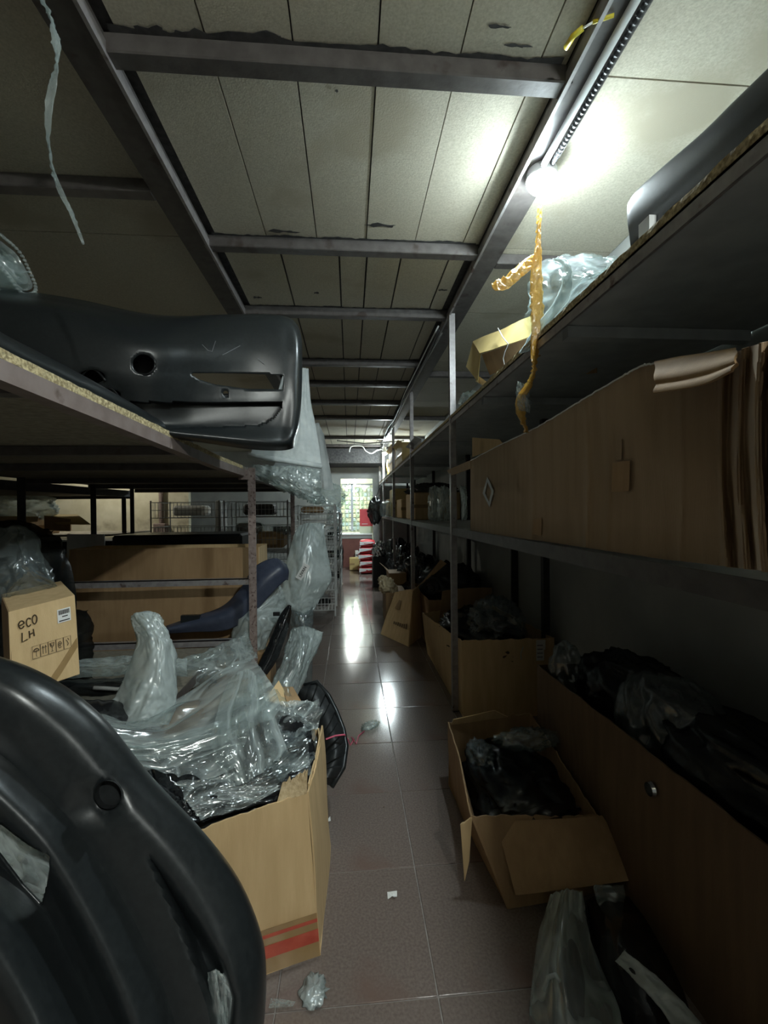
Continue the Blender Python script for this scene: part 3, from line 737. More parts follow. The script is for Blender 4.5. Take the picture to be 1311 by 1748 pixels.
# film caught behind the bumper, seen through its opening and slit
m = pouch([[(-60,1360,.96),(20,1390,.96),(110,1450,.96)], [(-60,1420,.96),(20,1470,.96),(100,1510,.96)], [(-60,1500,.96),(20,1540,.96),(90,1570,.96)]], 30, 24, 0.02, 3, 0.008, 5, 5)
m.obj('protective_film', 'film_milky', fb, smooth=True)
m = pouch([[(352,1662,.865),(372,1655,.862),(394,1672,.86)], [(356,1700,.86),(378,1696,.857),(402,1706,.855)], [(364,1770,.855),(382,1770,.85),(398,1770,.847)]], 24, 24, 0.006, 8, 0.006, 3, 2)
m.obj('protective_film', 'film_clear', fb, smooth=True)

# --- open carton full of bagged parts, behind the foreground bumper
A, B, C, D = Vector((-.106,1.39,0)), Vector((-.70,1.215,0)), Vector((-.66,1.84,0)), Vector((-.095,1.84,0))
A1, B1 = P(524, 1352, Y=1.40), Vector((-.71, 1.20, .47)); D1, C1 = P(545, 1243, Y=1.83), Vector((-.67, 1.86, .48))
bx = thing('carton', 'open tan carton with torn rim and red tape stripe, full of plastic bags', 'box', (-.4, 1.55, 0))
slab(B, A, A1, B1, 0.006, 30, 14, 0.006, 1, jag=0.007, corr=0.0012).obj('side_panel', 'card', bx, smooth=True, angle=40)
slab(A, D, D1, A1, 0.006, 20, 12, 0.006, 2, jag=0.006, bow=0.012).obj('side_panel', 'card', bx, smooth=True, angle=40)
slab(D, C, C1, D1, 0.006, 12, 6, 0.004, 3).obj('side_panel', 'card', bx, smooth=True, angle=40)
slab(C, B, B1, C1, 0.006, 12, 6, 0.004, 4).obj('side_panel', 'card', bx, smooth=True, angle=40)
MB().prism([A, D, C, B], (0, 0, 0.006)).obj('bottom', 'card', bx)
# outer flap folded down over the right-hand side
o1 = Vector((0.022, 0, 0)); 
slab(A1+o1+Vector((-0.005,0.02,-.42)), D1+o1+Vector((0.015,-0.02,-.36)), D1+o1*0.6+Vector((0,0,.012)), A1+o1*0.4+Vector((0.006,0.03,.008)), 0.006, 16, 10, 0.008, 6, jag=0.004).obj('flap', 'card', bx, smooth=True, angle=40)
slab(A1+Vector((-.09,-.02,-.02)), A1+Vector((0.0,0.0,-.01)), A1+Vector((0.0,.02,.05)), A1+Vector((-.08,.03,.012)), 0.004, 16, 5, 0.006, 9, jag=0.02).obj('torn_flap', 'card_edge', bx)
def onq(c00, c10, c11, c01, u, v, lift=0.0):
    c00, c10, c11, c01 = map(Vector, (c00, c10, c11, c01)); nn = (c10-c00).cross(c01-c00).normalized()
    return (c00*(1-u)+c10*u)*(1-v)+(c01*(1-u)+c11*u)*v+nn*lift
def strip_on(q, pts, w_, lift, name, matn, parent, thick=0.001):
    """flat ribbon drawn on panel q through (u, v) points; w_ in v units"""
    lo = [onq(*q, u, v-w_/2, lift) for u, v in pts]; hi = [onq(*q, u, v+w_/2, lift) for u, v in pts]
    return MB().grid([hi, lo], thick).obj(name, matn, parent)
q = (B, A, A1, B1)
us = np.linspace(0.45, 0.995, 14)
strip_on(q, [(u, .17-.05*(u-.5)) for u in us], .26, .010, 'tape', 'tape_brown', bx)
strip_on(q, [(u, .165-.04*(u-.5)) for u in us], .075, .0118, 'tape_stripe', 'tape_red', bx)
strip_on(q, [(u, .26-.05*(u-.5)) for u in us], .02, .0118, 'tape_stripe', 'tape_red', bx)

G = 'bagged parts in the open carton'
m = blob((-.40, 1.60, .33), (.21, .17, .13), 3, 0.08, 2.2, zmin=0.2, squash=0.8)
m.obj('trim_part', 'black_plastic', smooth=True, label='black plastic trim packed at the bottom of the open tan carton', cat='car part', group=G)
def film_sheet(rows, nu, nv, amp, fu, fv, seed, name, matn, label, group=None, fine=0.35, cat='plastic bag', solid=None, bulge=0.03):
    return pouch(rows, nu, nv, bulge, seed, amp, fu, fv, fine).obj(name, matn, smooth=True, label=label, cat=cat, group=group)
R = [[(180,1240,1.66),(260,1262,1.70),(340,1240,1.78),(420,1190,1.86),(520,1200,1.84)], [(225,1300,1.50),(300,1316,1.50),(380,1300,1.54),(460,1262,1.62),(530,1240,1.72)],
     [(265,1350,1.36),(330,1362,1.36),(400,1350,1.42),(470,1315,1.50),(534,1275,1.62)], [(310,1402,1.29),(360,1396,1.33),(430,1378,1.38),(490,1358,1.42),(534,1320,1.50)]]
MB().grid(crease(pxgrid(surf(R, 60, 40)), .03, 4, 5, 2, .3), .01).obj('trim_part', 'black_gloss', smooth=True, label='jumble of glossy black trim filling the open tan carton', cat='car part', group=G)
def sheet(rows, amp, fu, fv, seed, matn, label, nu=90, nv=70, fine=.25):
    return drape(rows, nu, nv, amp, fu, fv, seed, fine).obj('plastic_bag', matn, smooth=True, label=label, cat='plastic bag', group=G)
sheet([
 [(162,1213,1.62),(225,1222,1.74),(300,1192,1.84),(380,1135,1.92),(428,1116,1.98)],
 [(180,1232,1.52),(255,1238,1.62),(330,1210,1.70),(395,1165,1.78),(448,1140,1.84)],
 [(205,1262,1.46),(280,1262,1.52),(350,1240,1.58),(420,1205,1.66),(468,1172,1.74)],
 [(232,1292,1.42),(300,1292,1.45),(370,1275,1.49),(430,1245,1.55),(478,1205,1.62)]], .030, 1.1, 4.2, 4, 'film_milky', 'wide milky bag with long diagonal folds spilling from the open carton')
sheet([
 [(205,1268,1.47),(270,1262,1.52),(345,1245,1.58),(420,1212,1.66)],
 [(222,1290,1.43),(285,1286,1.47),(355,1275,1.52),(425,1250,1.58)],
 [(245,1312,1.40),(300,1322,1.42),(350,1328,1.44),(400,1310,1.49)]], .022, 1.0, 3.0, 9, 'film_milky', 'lower milky fold sweeping beside the foreground bumper')
sheet([
 [(395,1150,1.80),(425,1140,1.82),(450,1158,1.80)],
 [(372,1215,1.62),(420,1215,1.60),(470,1220,1.62)],
 [(362,1285,1.48),(420,1280,1.47),(490,1275,1.50)],
 [(392,1345,1.42),(430,1330,1.41),(470,1290,1.45)]], .024, 3.2, 1.3, 15, 'film_milky', 'upright milky bag with a torn pointed corner in the middle of the carton')
sheet([
 [(455,1195,1.74),(500,1190,1.78),(545,1192,1.82)],
 [(450,1225,1.66),(500,1222,1.70),(548,1215,1.78)],
 [(460,1262,1.58),(505,1255,1.64),(545,1235,1.72)]], .034, 2.6, 2.4, 21, 'film_milky', 'small crumpled milky bag bulging over the right rim of the carton', 60, 50, .35)
sheet([
 [(400,1175,1.88),(440,1155,1.92),(480,1165,1.92),(500,1190,1.90)],
 [(405,1200,1.80),(445,1185,1.82),(485,1195,1.82),(505,1212,1.82)],
 [(420,1225,1.72),(455,1222,1.72),(490,1225,1.74),(510,1230,1.76)]], .034, 2.8, 2.4, 27, 'film_clear', 'clear crinkled bag by the shelf post at the back of the carton', 60, 50, .35)
sheet([
 [(300,1330,1.35),(370,1322,1.41),(440,1300,1.46),(520,1250,1.60)],
 [(322,1362,1.31),(385,1350,1.37),(455,1330,1.42),(528,1285,1.54)],
 [(345,1396,1.28),(405,1378,1.34),(470,1352,1.40),(532,1318,1.47)]], .024, 2.4, 2.6, 33, 'film_clear', 'clear glossy bag over black trim at the front rim of the tan carton')
sheet([
 [(470,1250,1.60),(505,1240,1.68),(540,1232,1.76)],
 [(462,1290,1.50),(505,1278,1.58),(540,1260,1.68)],
 [(475,1335,1.42),(510,1318,1.48),(538,1295,1.56)]], .022, 2.0, 2.6, 39, 'film_smoke', 'smoky dark bag along the right rim inside the carton')
film_sheet([
 [(222,1052,1.92),(240,1046,1.92),(262,1047,1.92),(276,1053,1.92)],
 [(226,1072,1.92),(245,1066,1.90),(270,1072,1.90),(290,1080,1.92)],
 [(233,1095,1.90),(255,1095,1.86),(280,1100,1.86),(299,1120,1.90)],
 [(212,1150,1.86),(245,1150,1.80),(278,1155,1.80),(302,1175,1.86)],
 [(190,1195,1.80),(225,1200,1.74),(262,1205,1.74),(300,1212,1.82)],
 [(168,1228,1.74),(205,1238,1.70),(245,1242,1.70),(290,1238,1.78)]], 60, 90, 0.013, 1.7, 2.6, 31, 'plastic_bag',
 'film_frost', 'tall upright frosted bag with folded tip beside the tan carton', G, 0.55)
c = P(482, 1188, Y=1.84)
t = thing('cardboard_scrap', 'small bent tan cardboard piece poking from the bags in the carton', 'cardboard', c-Vector((0,0,.04)), None)
slab(P(452,1195,Y=1.80), P(492,1206,Y=1.78), P(496,1200,Y=1.86), P(476,1162,Y=1.88), 0.005, 6, 6, .003, 3).obj('leaf', 'card', t)
slab(P(492,1206,Y=1.78), P(516,1200,Y=1.82), P(500,1172,Y=1.92), P(482,1172,Y=1.90), 0.005, 6, 6, .003, 4).obj('leaf', 'card_brown', t)

# --- black wheel-arch liner behind the carton
R = [[(520,1172,2.30),(540,1166,2.30),(560,1190,2.26),(572,1215,2.20),(584,1245,2.14),(590,1275,2.08),(584,1310,2.00),(565,1342,1.94)],
     [(512,1180,2.26),(532,1190,2.22),(548,1215,2.17),(560,1240,2.10),(570,1262,2.04),(574,1285,1.99),(568,1312,1.94),(555,1338,1.90)],
     [(505,1200,2.28),(522,1220,2.22),(536,1240,2.16),(546,1260,2.10),(552,1280,2.04),(554,1300,1.99),(550,1322,1.93),(546,1340,1.89)]]
S = surf(R, 70, 30)
for i in range(71):
    for j in range(31): S[j, i, 2] += 0.012*(1 if (i//6) % 2 else 0)
t = thing('wheel_arch_liner', 'ribbed black wheel-arch liner propped behind the tan carton on the floor', 'car part', (-0.12, 2.05, 0))
relief(S).obj('liner_skin', 'black_rib', t, smooth=True, angle=35, solid=0.006)
MB().tube([P(a, b, Y=y) for a, b, y in ((519,1170,2.30),(541,1164,2.30),(561,1188,2.26),(574,1214,2.20),(586,1245,2.14),(591,1275,2.08),(586,1310,2.0),(566,1343,1.94))], 0.012, 6).obj('rim', 'black_plastic', t, smooth=True)
pts = [P(556,1262,Y=2.0), P(572,1256,Y=2.02), P(588,1254,Y=2.04)]
MB().tube(pts, 0.004, 5).obj('plastic_string', 'pink_string', t)
t = MB().tube([P(588,1254,Y=2.04)+Vector((0,0,0.0)), P(594,1262,Z=.03), P(598,1272,Z=.008), P(604,1262,Z=.006), P(600,1258,Z=.012), P(608,1270,Z=.005), P(612,1256,Z=.005), P(622,1248,Z=.005)], 0.0035, 5)
t.obj('plastic_string', 'pink_string', smooth=True, label='frayed pink plastic string trailing on the floor by the black liner', cat='string')
c = P(632, 1238, Z=0.012)
blob(c, (.06,.035,.014), 5, .5, 3, 30, 16, rot=.7, zmin=0.001).obj('film_scrap', 'film_clear', smooth=True, label='twisted clear film scrap on the tiles mid aisle', cat='scrap')

# --- eco box with handwriting
eb0, eb1 = P(14, 1045, Y=1.62), P(127, 1016, Y=1.78)
e2 = P(136, 1150, Y=1.74); e3 = P(20, 1190, Y=1.58)
e_dn = e3-eb0
E00, E10, E11, E01 = e3, e2, eb1, eb0
back = Vector((-0.20, 0.24, 0.02))
t = thing('carton', 'small tan carton with handwritten eco LH and shipping symbols', 'box', (E00+E10)*0.5+back*0.5)
slab(E00, E10, E11, E01, .004, 10, 10, .003, 2).obj('front_panel', 'card', t)
slab(E00+back, E00, E01, E01+back, .004, 8, 8, .002, 3).obj('side_panel', 'card_brown', t)
slab(E10, E10+back, E11+back, E11, .004, 8, 8, .002, 4).obj('side_panel', 'card', t)
slab(E01, E11, E11+back, E01+back, .004, 8, 8, .002, 5).obj('top_panel', 'card', t)
slab(E10+back, E00+back, E01+back, E11+back, .004, 8, 8, .002, 6).obj('back_panel', 'card', t)
slab(E10, E00, E00+back, E10+back, .004, 8, 8, .002, 7).obj('bottom_panel', 'card', t)
q = (E00, E10, E11, E01); ux = (E10-E00).normalized(); uy = (E01-E00).normalized(); L = .0055
def stroke(pts, w_=0.004, name='handwriting', matn='marker', parent=t, qq=q, lift=None):
    MB().tube([onq(*qq, u, v, L if lift is None else lift) for u, v in pts], w_, 5).obj(name, matn, parent)
def arc(cu, cv, ru, rv, a0, a1, n=12): return [(cu+ru*math.cos(math.radians(a0+(a1-a0)*i/n)), cv+rv*math.sin(math.radians(a0+(a1-a0)*i/n))) for i in range(n+1)]
stroke([(.13,.80),(.20,.815)]+arc(.165,.81,.04,.045,10,330), .0022)
stroke(arc(.27,.815,.035,.05,40,320), .0022)
stroke(arc(.355,.83,.035,.055,0,360), .0022)
stroke([(.17,.71),(.165,.60),(.24,.615)], .0022)
stroke([(.27,.71),(.275,.62)], .0022); stroke([(.33,.72),(.34,.63)], .0022); stroke([(.27,.665),(.335,.675)], .0022)
def patch(u0, v0, u1, v1, name, matn, lift=L, parent=t, qq=q):
    return MB().prism([onq(*qq, u0, v0, lift), onq(*qq, u1, v0, lift), onq(*qq, u1, v1, lift), onq(*qq, u0, v1, lift)], (0, -0.0006, 0)).obj(name, matn, parent)
slb = patch(.70, .70, .91, .87, 'shipping_label', 'paper_white')
for k in range(16):
    patch(.72+k*.0108, .80, .72+k*.0108+(.004 if k % 3 else .007), .855, 'barcode_bar', 'print_black', L+.0012, slb)
patch(.77, .765, .86, .778, 'label_line', 'print_black', L+.0012, slb); patch(.72, .715, .89, .728, 'label_line', 'print_black', L+.0012, slb)
for k in range(5):
    u0 = .30+k*.118; u1 = u0+.112; v0 = .36; v1 = .51
    sf = MB().tube([onq(*q, u, v, L) for u, v in ((u0, v0), (u1, v0), (u1, v1), (u0, v1), (u0, v0))], .0008, 5).obj('symbol_frame', 'print_brown', t)
    cu = (u0+u1)/2
    if k == 0:   # umbrella
        stroke(arc(cu, .445, .038, .03, 0, 180), .0016, 'symbol', 'print_brown', sf); stroke([(cu-.038,.445),(cu+.038,.445)], .0016, 'symbol', 'print_brown', sf); stroke([(cu,.44),(cu,.38),(cu+.015,.378)], .0009, 'symbol', 'print_brown', sf)
    elif k == 1: # this way up
        for s in (-.02, .02): stroke([(cu+s,.385),(cu+s,.48)], .0011, 'symbol', 'print_brown', sf); stroke([(cu+s-.014,.455),(cu+s,.485),(cu+s+.014,.455)], .001, 'symbol', 'print_brown', sf)
    elif k == 2: # glass
        stroke([(cu-.03,.485),(cu-.02,.45),(cu,.43),(cu+.02,.45),(cu+.03,.485),(cu-.03,.485),(cu,.45)], .0016, 'symbol', 'print_brown', sf); stroke([(cu,.43),(cu,.385)], .0009, 'symbol', 'print_brown', sf); stroke([(cu-.02,.383),(cu+.02,.383)], .0009, 'symbol', 'print_brown', sf)
    elif k == 3: # recycling ring
        stroke(arc(cu, .435, .027, .04, 0, 320), .0012, 'symbol', 'print_brown', sf); stroke(arc(cu, .435, .012, .018, 0, 360), .0011, 'symbol', 'print_brown', sf)
    else:        # hook
        stroke([(cu-.02,.47),(cu,.45),(cu+.015,.42),(cu,.395)], .0012, 'symbol', 'print_brown', sf); stroke([(cu+.01,.49),(cu+.025,.46)], .0012, 'symbol', 'print_brown', sf)
strip_on((E00, E10, E11, E01), [(.55,.02),(.70,.14),(.85,.28),(.985,.40)], .12, L, 'tape', 'tape_brown', t)

# things below and around that box
def bagged_bar(name, label, rows, seed, matn, cat='bumper', group=None, amp=.006, bulge=.06):
    return pouch(rows, 60, 20, bulge, seed, amp, 6, 3).obj(name, matn, smooth=True, label=label, cat=cat, group=group)
GL = 'bagged bumpers on the low left shelf'
bagged_bar('bagged_bumper', 'long bumper in grey film lying below the crossbar, beside the eco carton', [[(100,1128,2.1),(180,1122,2.1),(240,1118,2.1),(320,1124,2.15)], [(100,1140,2.05),(180,1136,2.05),(240,1132,2.05),(320,1138,2.1)], [(100,1160,2.05),(180,1156,2.05),(240,1150,2.05),(320,1156,2.1)]], 2, 'film_milky', group=GL)
bagged_bar('bagged_bumper', 'dark bumper strip under the grey film-wrapped bumper', [[(90,1162,1.95),(180,1158,1.95),(240,1156,1.95),(300,1160,1.98)], [(90,1172,1.9),(180,1170,1.9),(240,1166,1.9),(300,1172,1.95)], [(95,1190,1.9),(180,1188,1.9),(240,1184,1.9),(300,1190,1.95)]], 4, 'black_plastic', group=GL, bulge=.05)
bagged_bar('bagged_bumper', 'black bumper lying lowest on the low left shelf', [[(20,1185,1.75),(140,1192,1.75),(230,1196,1.8)], [(20,1225,1.7),(140,1230,1.7),(230,1232,1.75)], [(20,1265,1.7),(140,1272,1.7),(230,1270,1.75)]], 6, 'black_gloss', group=GL, bulge=.10)
MB().tube([P(160,1174,Y=1.84), P(200,1176,Y=1.85), P(245,1172,Y=1.86)], 0.008, 6).obj('trim_strip', 'wire_grey', smooth=True, label='pale metal strip across the dark bumpers left of the tall bag', cat='car part')
# dark bagged pile above the eco box
GD = 'dark bags left of the cardboard sheet'
pouch([[(-90,905,1.95),(0,900,1.95),(45,905,1.98),(70,950,2.0)], [(-90,960,1.88),(0,960,1.86),(50,960,1.9),(98,996,1.95)], [(-90,1040,1.85),(0,1035,1.84),(40,1020,1.88),(90,1008,1.92)]], 60, 50, .10, 7, .022, 3, 3, .3).obj('plastic_bag', 'film_smoke', smooth=True, label='dark shiny bag resting above the eco carton at the left edge', cat='plastic bag', group=GD)
pouch([[(-90,890,2.3),(20,888,2.3),(90,905,2.3)], [(-90,960,2.25),(30,950,2.25),(120,960,2.3)], [(-90,1170,2.2),(30,1170,2.2),(130,1165,2.25)]], 40, 40, .15, 17, .02, 3, 3, .2).obj('plastic_bag', 'film_black', smooth=True, label='black bag heaped behind the dark shiny bag by the shelf', cat='plastic bag', group=GD)
pouch([[(-60,1060,2.35),(60,1050,2.35),(150,1040,2.4)], [(-60,1120,2.3),(60,1120,2.3),(160,1100,2.35)], [(-60,1166,2.3),(60,1166,2.3),(160,1160,2.35)]], 40, 40, .2, 27, .02, 3, 3, .2).obj('plastic_bag', 'film_black', smooth=True, label='black bag behind the eco carton on the low shelf', cat='plastic bag', group=GD)

# --- big flat carton behind the end bars
t = thing('carton', 'huge brown cardboard sheet carton standing behind the two steel end bars', 'box', (-1.4, 3.6, 0.0))
a, b, c, d = P(112,1120,Y=3.42), P(446,1130,Y=3.36), P(441,934,Y=3.36), P(118,938,Y=3.42)
a.z = b.z = 0.0
slab(a, b, c, d, .006, 30, 16, .008, 2).obj('front_panel', 'card_brown', t, smooth=True, angle=40)  # darker than the sides: shadow on its left averaged into the board
bk = Vector((0, .35, 0))
slab(b, b+bk, c+bk, c, .006, 6, 8, .003, 3).obj('side_panel', 'card', t); slab(a+bk, a, d, d+bk, .006, 6, 8, .003, 4).obj('side_panel', 'card', t)
slab(b+bk, a+bk, d+bk, c+bk, .006, 8, 8, .004, 5).obj('back_panel', 'card', t)
# black rim of the tray behind it
MB().bbox((-2.05, 3.95, .9), (-0.95, 4.5, 1.20), .02).obj('plastic_tray', 'black_plastic', label='flat black plastic tray behind the brown cardboard sheet', cat='tray')
MB().bbox((-2.05, 3.95, 0), (-0.95, 4.5, .899), .01).obj('carton', 'card_brown', label='brown carton under the flat black tray', cat='box')

# --- blue fender in front of the sheet
R = [[(284,1070,3.16),(330,1054,3.18),(380,1036,3.2),(412,1004,3.22),(436,968,3.24),(468,954,3.26),(488,964,3.30)],
     [(284,1074,3.10),(330,1064,3.12),(385,1050,3.12),(424,1020,3.14),(452,988,3.16),(478,972,3.2),(492,976,3.26)],
     [(286,1080,3.12),(330,1078,3.14),(390,1074,3.14),(432,1046,3.16),(462,1014,3.18),(484,992,3.22),(490,990,3.28)]]
t = thing('fender_trim', 'curved dark blue fender trim sweeping behind the rusty post', 'car part', (-.95, 3.2, .5))
relief(surf(R, 60, 20)).obj('fender_skin', 'blue_plastic', t, smooth=True, solid=.008)
MB().box(tuple(P(316,1070,Y=3.13)-Vector((.03,0,.0))), tuple(P(338,1056,Y=3.16)+Vector((.02,0.004,.03)))).obj('clip', 'black_plastic', t)

# --- wrapped parts by the rusty post
GW = 'wrapped parts leaning by the rusty post'
m = pouch([[(510,896,3.72),(530,891,3.70),(553,894,3.72)],
  [(498,925,3.66),(526,920,3.62),(556,920,3.68)],
  [(488,965,3.62),(522,960,3.56),(562,958,3.64)],
  [(482,1000,3.58),(520,1000,3.52),(567,988,3.60)],
  [(474,1024,3.54),(512,1032,3.50),(548,1022,3.58)],
  [(492,1040,3.52),(515,1052,3.50),(536,1040,3.54)]], 60, 80, .05, 3, .012, 3, 4, .35)
t = thing('wrapped_fender', 'pale frosted bag round a tall panel with a white name sticker', 'car part', base_of(m), GW)
m.obj('bag_skin', 'film_frost', t, smooth=True)
sc_, su, sv = P(517, 976, Y=3.485), (P(523,961,Y=3.475)-P(511,982,Y=3.485)), (P(508,970,Y=3.48)-P(516,976,Y=3.48))
stk = quad_on(sc_, su, sv.normalized()-su.normalized()*su.normalized().dot(sv.normalized()), .135, .055, .001).obj('sticker', 'paper_white', t)
un = su.normalized(); vn = (sv-un*un.dot(sv)).normalized(); nn = un.cross(vn)
if nn.y > 0: lift = -nn
else: lift = nn
text_mesh('LIVAN', .034, sc_+Vector((0,-.004,0)), un, vn, 'print_black', stk)
m = pouch([[(496,1036,3.5),(516,1046,3.46),(534,1036,3.52)], [(494,1056,3.5),(516,1062,3.45),(536,1056,3.5)], [(498,1090,3.48),(518,1096,3.44),(534,1086,3.48)], [(498,1166,3.5),(518,1170,3.46),(534,1166,3.5)]], 30, 50, .04, 5, .012, 4, 4)
m.obj('wrapped_part', 'film_smoke', smooth=True, label='grey smoky wrapped end hanging below the stickered bag', cat='car part', group=GW)
m = pouch([[(470,985,3.42),(482,1000,3.42),(490,1030,3.42)], [(440,1020,3.30),(462,1022,3.26),(488,1036,3.34)], [(405,1052,3.20),(432,1050,3.14),(476,1056,3.22)], [(395,1085,3.14),(430,1082,3.10),(462,1080,3.18)], [(392,1130,3.14),(425,1130,3.10),(452,1112,3.18)]], 50, 70, .05, 9, .018, 4, 5, .4)
m.obj('wrapped_part', 'film_frost', smooth=True, label='white foam-wrapped part slanting between blue trim and black bracket', cat='car part', group=GW)
m = pouch([[(300,1130,2.6),(380,1098,2.75),(425,1078,2.9)], [(300,1150,2.5),(385,1118,2.65),(430,1100,2.8)], [(310,1180,2.45),(395,1150,2.55),(440,1120,2.7)]], 50, 30, .06, 12, .018, 6, 3)
m.obj('wrapped_part', 'film_milky', smooth=True, label='milky wrapped strip crossing low behind the tall frosted bag', cat='car part', group=GW)
# black slotted bracket
R = [[(492,1032,3.02),(478,1050,2.98),(466,1080,2.94),(452,1112,2.90),(438,1140,2.86)],
     [(496,1034,2.98),(486,1060,2.94),(474,1090,2.90),(462,1122,2.86),(448,1148,2.82)],
     [(498,1044,3.02),(493,1070,2.98),(484,1098,2.94),(472,1128,2.90),(456,1152,2.86)]]
t = thing('bumper_bracket', 'slim black slotted bracket leaning right of the rusty post', 'car part', (-.55, 2.9, .3), GW)
relief(surf(R, 60, 24), [ell(480,1068,3,5,10), ell(470,1094,3,5,10), ell(486,1052,2.5,4,10)]).obj('bracket_skin', 'black_gloss', t, smooth=True, solid=.014)
MB().bbox(tuple(P(466,1052,Y=2.98)), tuple(P(478,1044,Y=3.0)), .002).obj('ear', 'black_gloss', t)
m = pouch([[(496,1072,3.06),(520,1068,3.02),(553,1078,3.04)], [(490,1095,3.0),(516,1095,2.94),(546,1100,2.98)], [(480,1130,2.9),(508,1130,2.85),(528,1132,2.9)], [(468,1165,2.82),(492,1172,2.78),(514,1175,2.82)], [(470,1205,2.8),(492,1208,2.76),(510,1206,2.8)], [(474,1243,2.8),(492,1246,2.78),(508,1244,2.8)]], 50, 70, .05, 15, .02, 4, 4, .45)
m.obj('plastic_bag', 'film_milky', smooth=True, label='loose clear bag standing in the aisle below the stickered bag', cat='plastic bag', group=GW)
# boxes that carry this pile, hardly seen
MB().bbox((-1.25, 2.55, .0), (-.66, 2.95, .30), .01).obj('carton', 'card_brown', label='low brown carton hidden under the wrapped parts by the post', cat='box')
MB().bbox((-1.2, 3.09, .0), (-.56, 3.33, .42), .01).obj('carton', 'card_brown', label='brown carton under the blue trim beyond the post', cat='box')

# --- wrapped parts on the left shelf past the bumper
GS = 'white wrapped panels at the end of the left shelf'
def bag_bottom(m, z): return m
m = pouch([[(486,626,3.42),(508,626,3.40),(527,629,3.42)], [(470,680,3.38),(505,680,3.34),(531,680,3.38)], [(440,740,3.34),(500,735,3.28),(541,735,3.32)], [(425,780,3.32),(490,786,3.26),(549,792,3.30)]], 50, 60, .04, 3, .006, 10, 2, .4)
t = thing('wrapped_fender', 'large white film-wrapped panel standing at the shelf end behind the black bumper', 'car part', base_of(m), GS)
m.obj('wrapping', 'white_foam', t, smooth=True)
MB().tube([P(424,778,Y=3.30), P(470,784,Y=3.25), P(510,790,Y=3.25), P(549,796,Y=3.29)], 0.020, 8).obj('rolled_hem', 'white_foam', t, smooth=True)
m = pouch([[(500,735,4.3),(540,722,4.3),(547,728,4.3),(554,745,4.3)], [(480,770,4.25),(535,770,4.2),(552,775,4.18),(562,790,4.2)], [(458,812,4.2),(535,828,4.15),(556,836,4.12),(570,836,4.15)]], 40, 40, .04, 6, .004, 6, 2)
m.obj('wrapped_fender', 'white_foam', smooth=True, label='second white wrapped panel farther along, tapering to a point at its top', cat='car part', group=GS)
m = pouch([[(428,792,3.22),(490,794,3.16),(548,800,3.22)], [(432,808,3.2),(490,815,3.12),(548,822,3.2)], [(455,822,3.22),(505,836,3.16),(549,843,3.22)], [(480,834,3.26),(518,848,3.2),(553,852,3.24)], [(505,845,3.28),(530,856,3.24),(556,858,3.26)]], 60, 50, .05, 8, .022, 6, 5, .5)
m.obj('plastic_bag', 'film_milky', smooth=True, label='clear crackled bag sagging under the white wrapped panel at the shelf edge', cat='plastic bag', group=GS)

# --- bubble wrap roll on top of the bumper
t = thing('bubble_wrap_roll', 'loose roll of bubble wrap lying on top of the black bumper', 'packaging', P(-20, 495, Y=1.86))
c0 = P(24, 452, Y=1.80); ax = Vector((-1, .12, -.05)).normalized(); e1 = Vector((0.16, .35, .9)).normalized(); e1 = (e1-ax*e1.dot(ax)).normalized(); e2 = ax.cross(e1)
def spiral(r0, r1, turns, n, L0, L1, sl):
    rows = []
    for k in range(2):
        r = []
        for i in range(n+1):
            a = 2*math.pi*turns*i/n; rr_ = r0+(r1-r0)*i/n
            l = (L0 if k == 0 else L1)+(sl*math.cos(a) if k == 0 else 0)
            wob = 1+.04*math.sin(5*a+k)
            r.append(c0+ax*l+(e1*math.cos(a)*1.05+e2*math.sin(a)*.95)*rr_*wob)
        rows.append(r)
    return rows
MB().grid(surf([[tuple(p) for p in r] for r in spiral(.060, .105, 1.9, 80, 0.0, .75, .035)], 120, 30), .005).obj('wrap_sheet', 'film_milky', t, smooth=True)
rows = spiral(.106, .107, 1.0, 46, 0.0, .6, .035); m = MB()
for l in range(9):
    for i in range(0, 46):
        f = l/9; p = rows[0][i]*(1-f)+rows[1][i]*f; m.lathe([(.008, -.003), (.006, .003), (.002, .006)], p, 6)
m.obj('bubbles', 'film_milky', t, smooth=True, kind='stuff')
blob(c0+ax*.22, (.20,.055,.055), 4, .3, 2, 30, 20).obj('inner_wad', 'film_milky', t, smooth=True)

# --- twisted film strip hanging from the ceiling, upper left
def ribbon(pts, widths, twist, name, matn, parent=None, nw=4, n=60, crumple=.004, seed=0, **k):
    C_ = catmull([tuple(p) for p in pts], n); W_ = catmull([[x] for x in widths], n)[:, 0]; T_ = catmull([[x] for x in twist], n)[:, 0]
    rows = []
    for i in range(n+1):
        a = math.radians(T_[i]); d = Vector((math.cos(a), math.sin(a), 0)); p = Vector(C_[i])
        dn = Vector((-math.sin(a), math.cos(a), 0))
        rows.append([p+d*W_[i]*(j/nw-.5)+dn*crumple*(noise.noise(Vector((i*.55, j*1.3, seed)))+.8*math.cos(j*math.pi)*.3) for j in range(nw+1)])
    return MB().grid(rows, .0012).obj(name, matn, parent, smooth=True, **k)
top = P(60, -140, Y=1.12); top.z = min(top.z, CZ)
ribbon([top, P(62,-20,Y=1.12), P(85,25,Y=1.12), P(96,70,Y=1.12), P(95,120,Y=1.12), P(83,190,Y=1.12), P(86,270,Y=1.12), P(103,325,Y=1.12), P(122,365,Y=1.12), P(142,416,Y=1.12)],
       [.035,.03,.022,.02,.02,.014,.014,.012,.010,.004], [0,40,120,60,150,200,120,180,230,200], 'film_strip', 'film_milky', n=110, crumple=.007, seed=4,
       label='twisted clear film strip hanging from the ceiling at the upper left', cat='film strip')

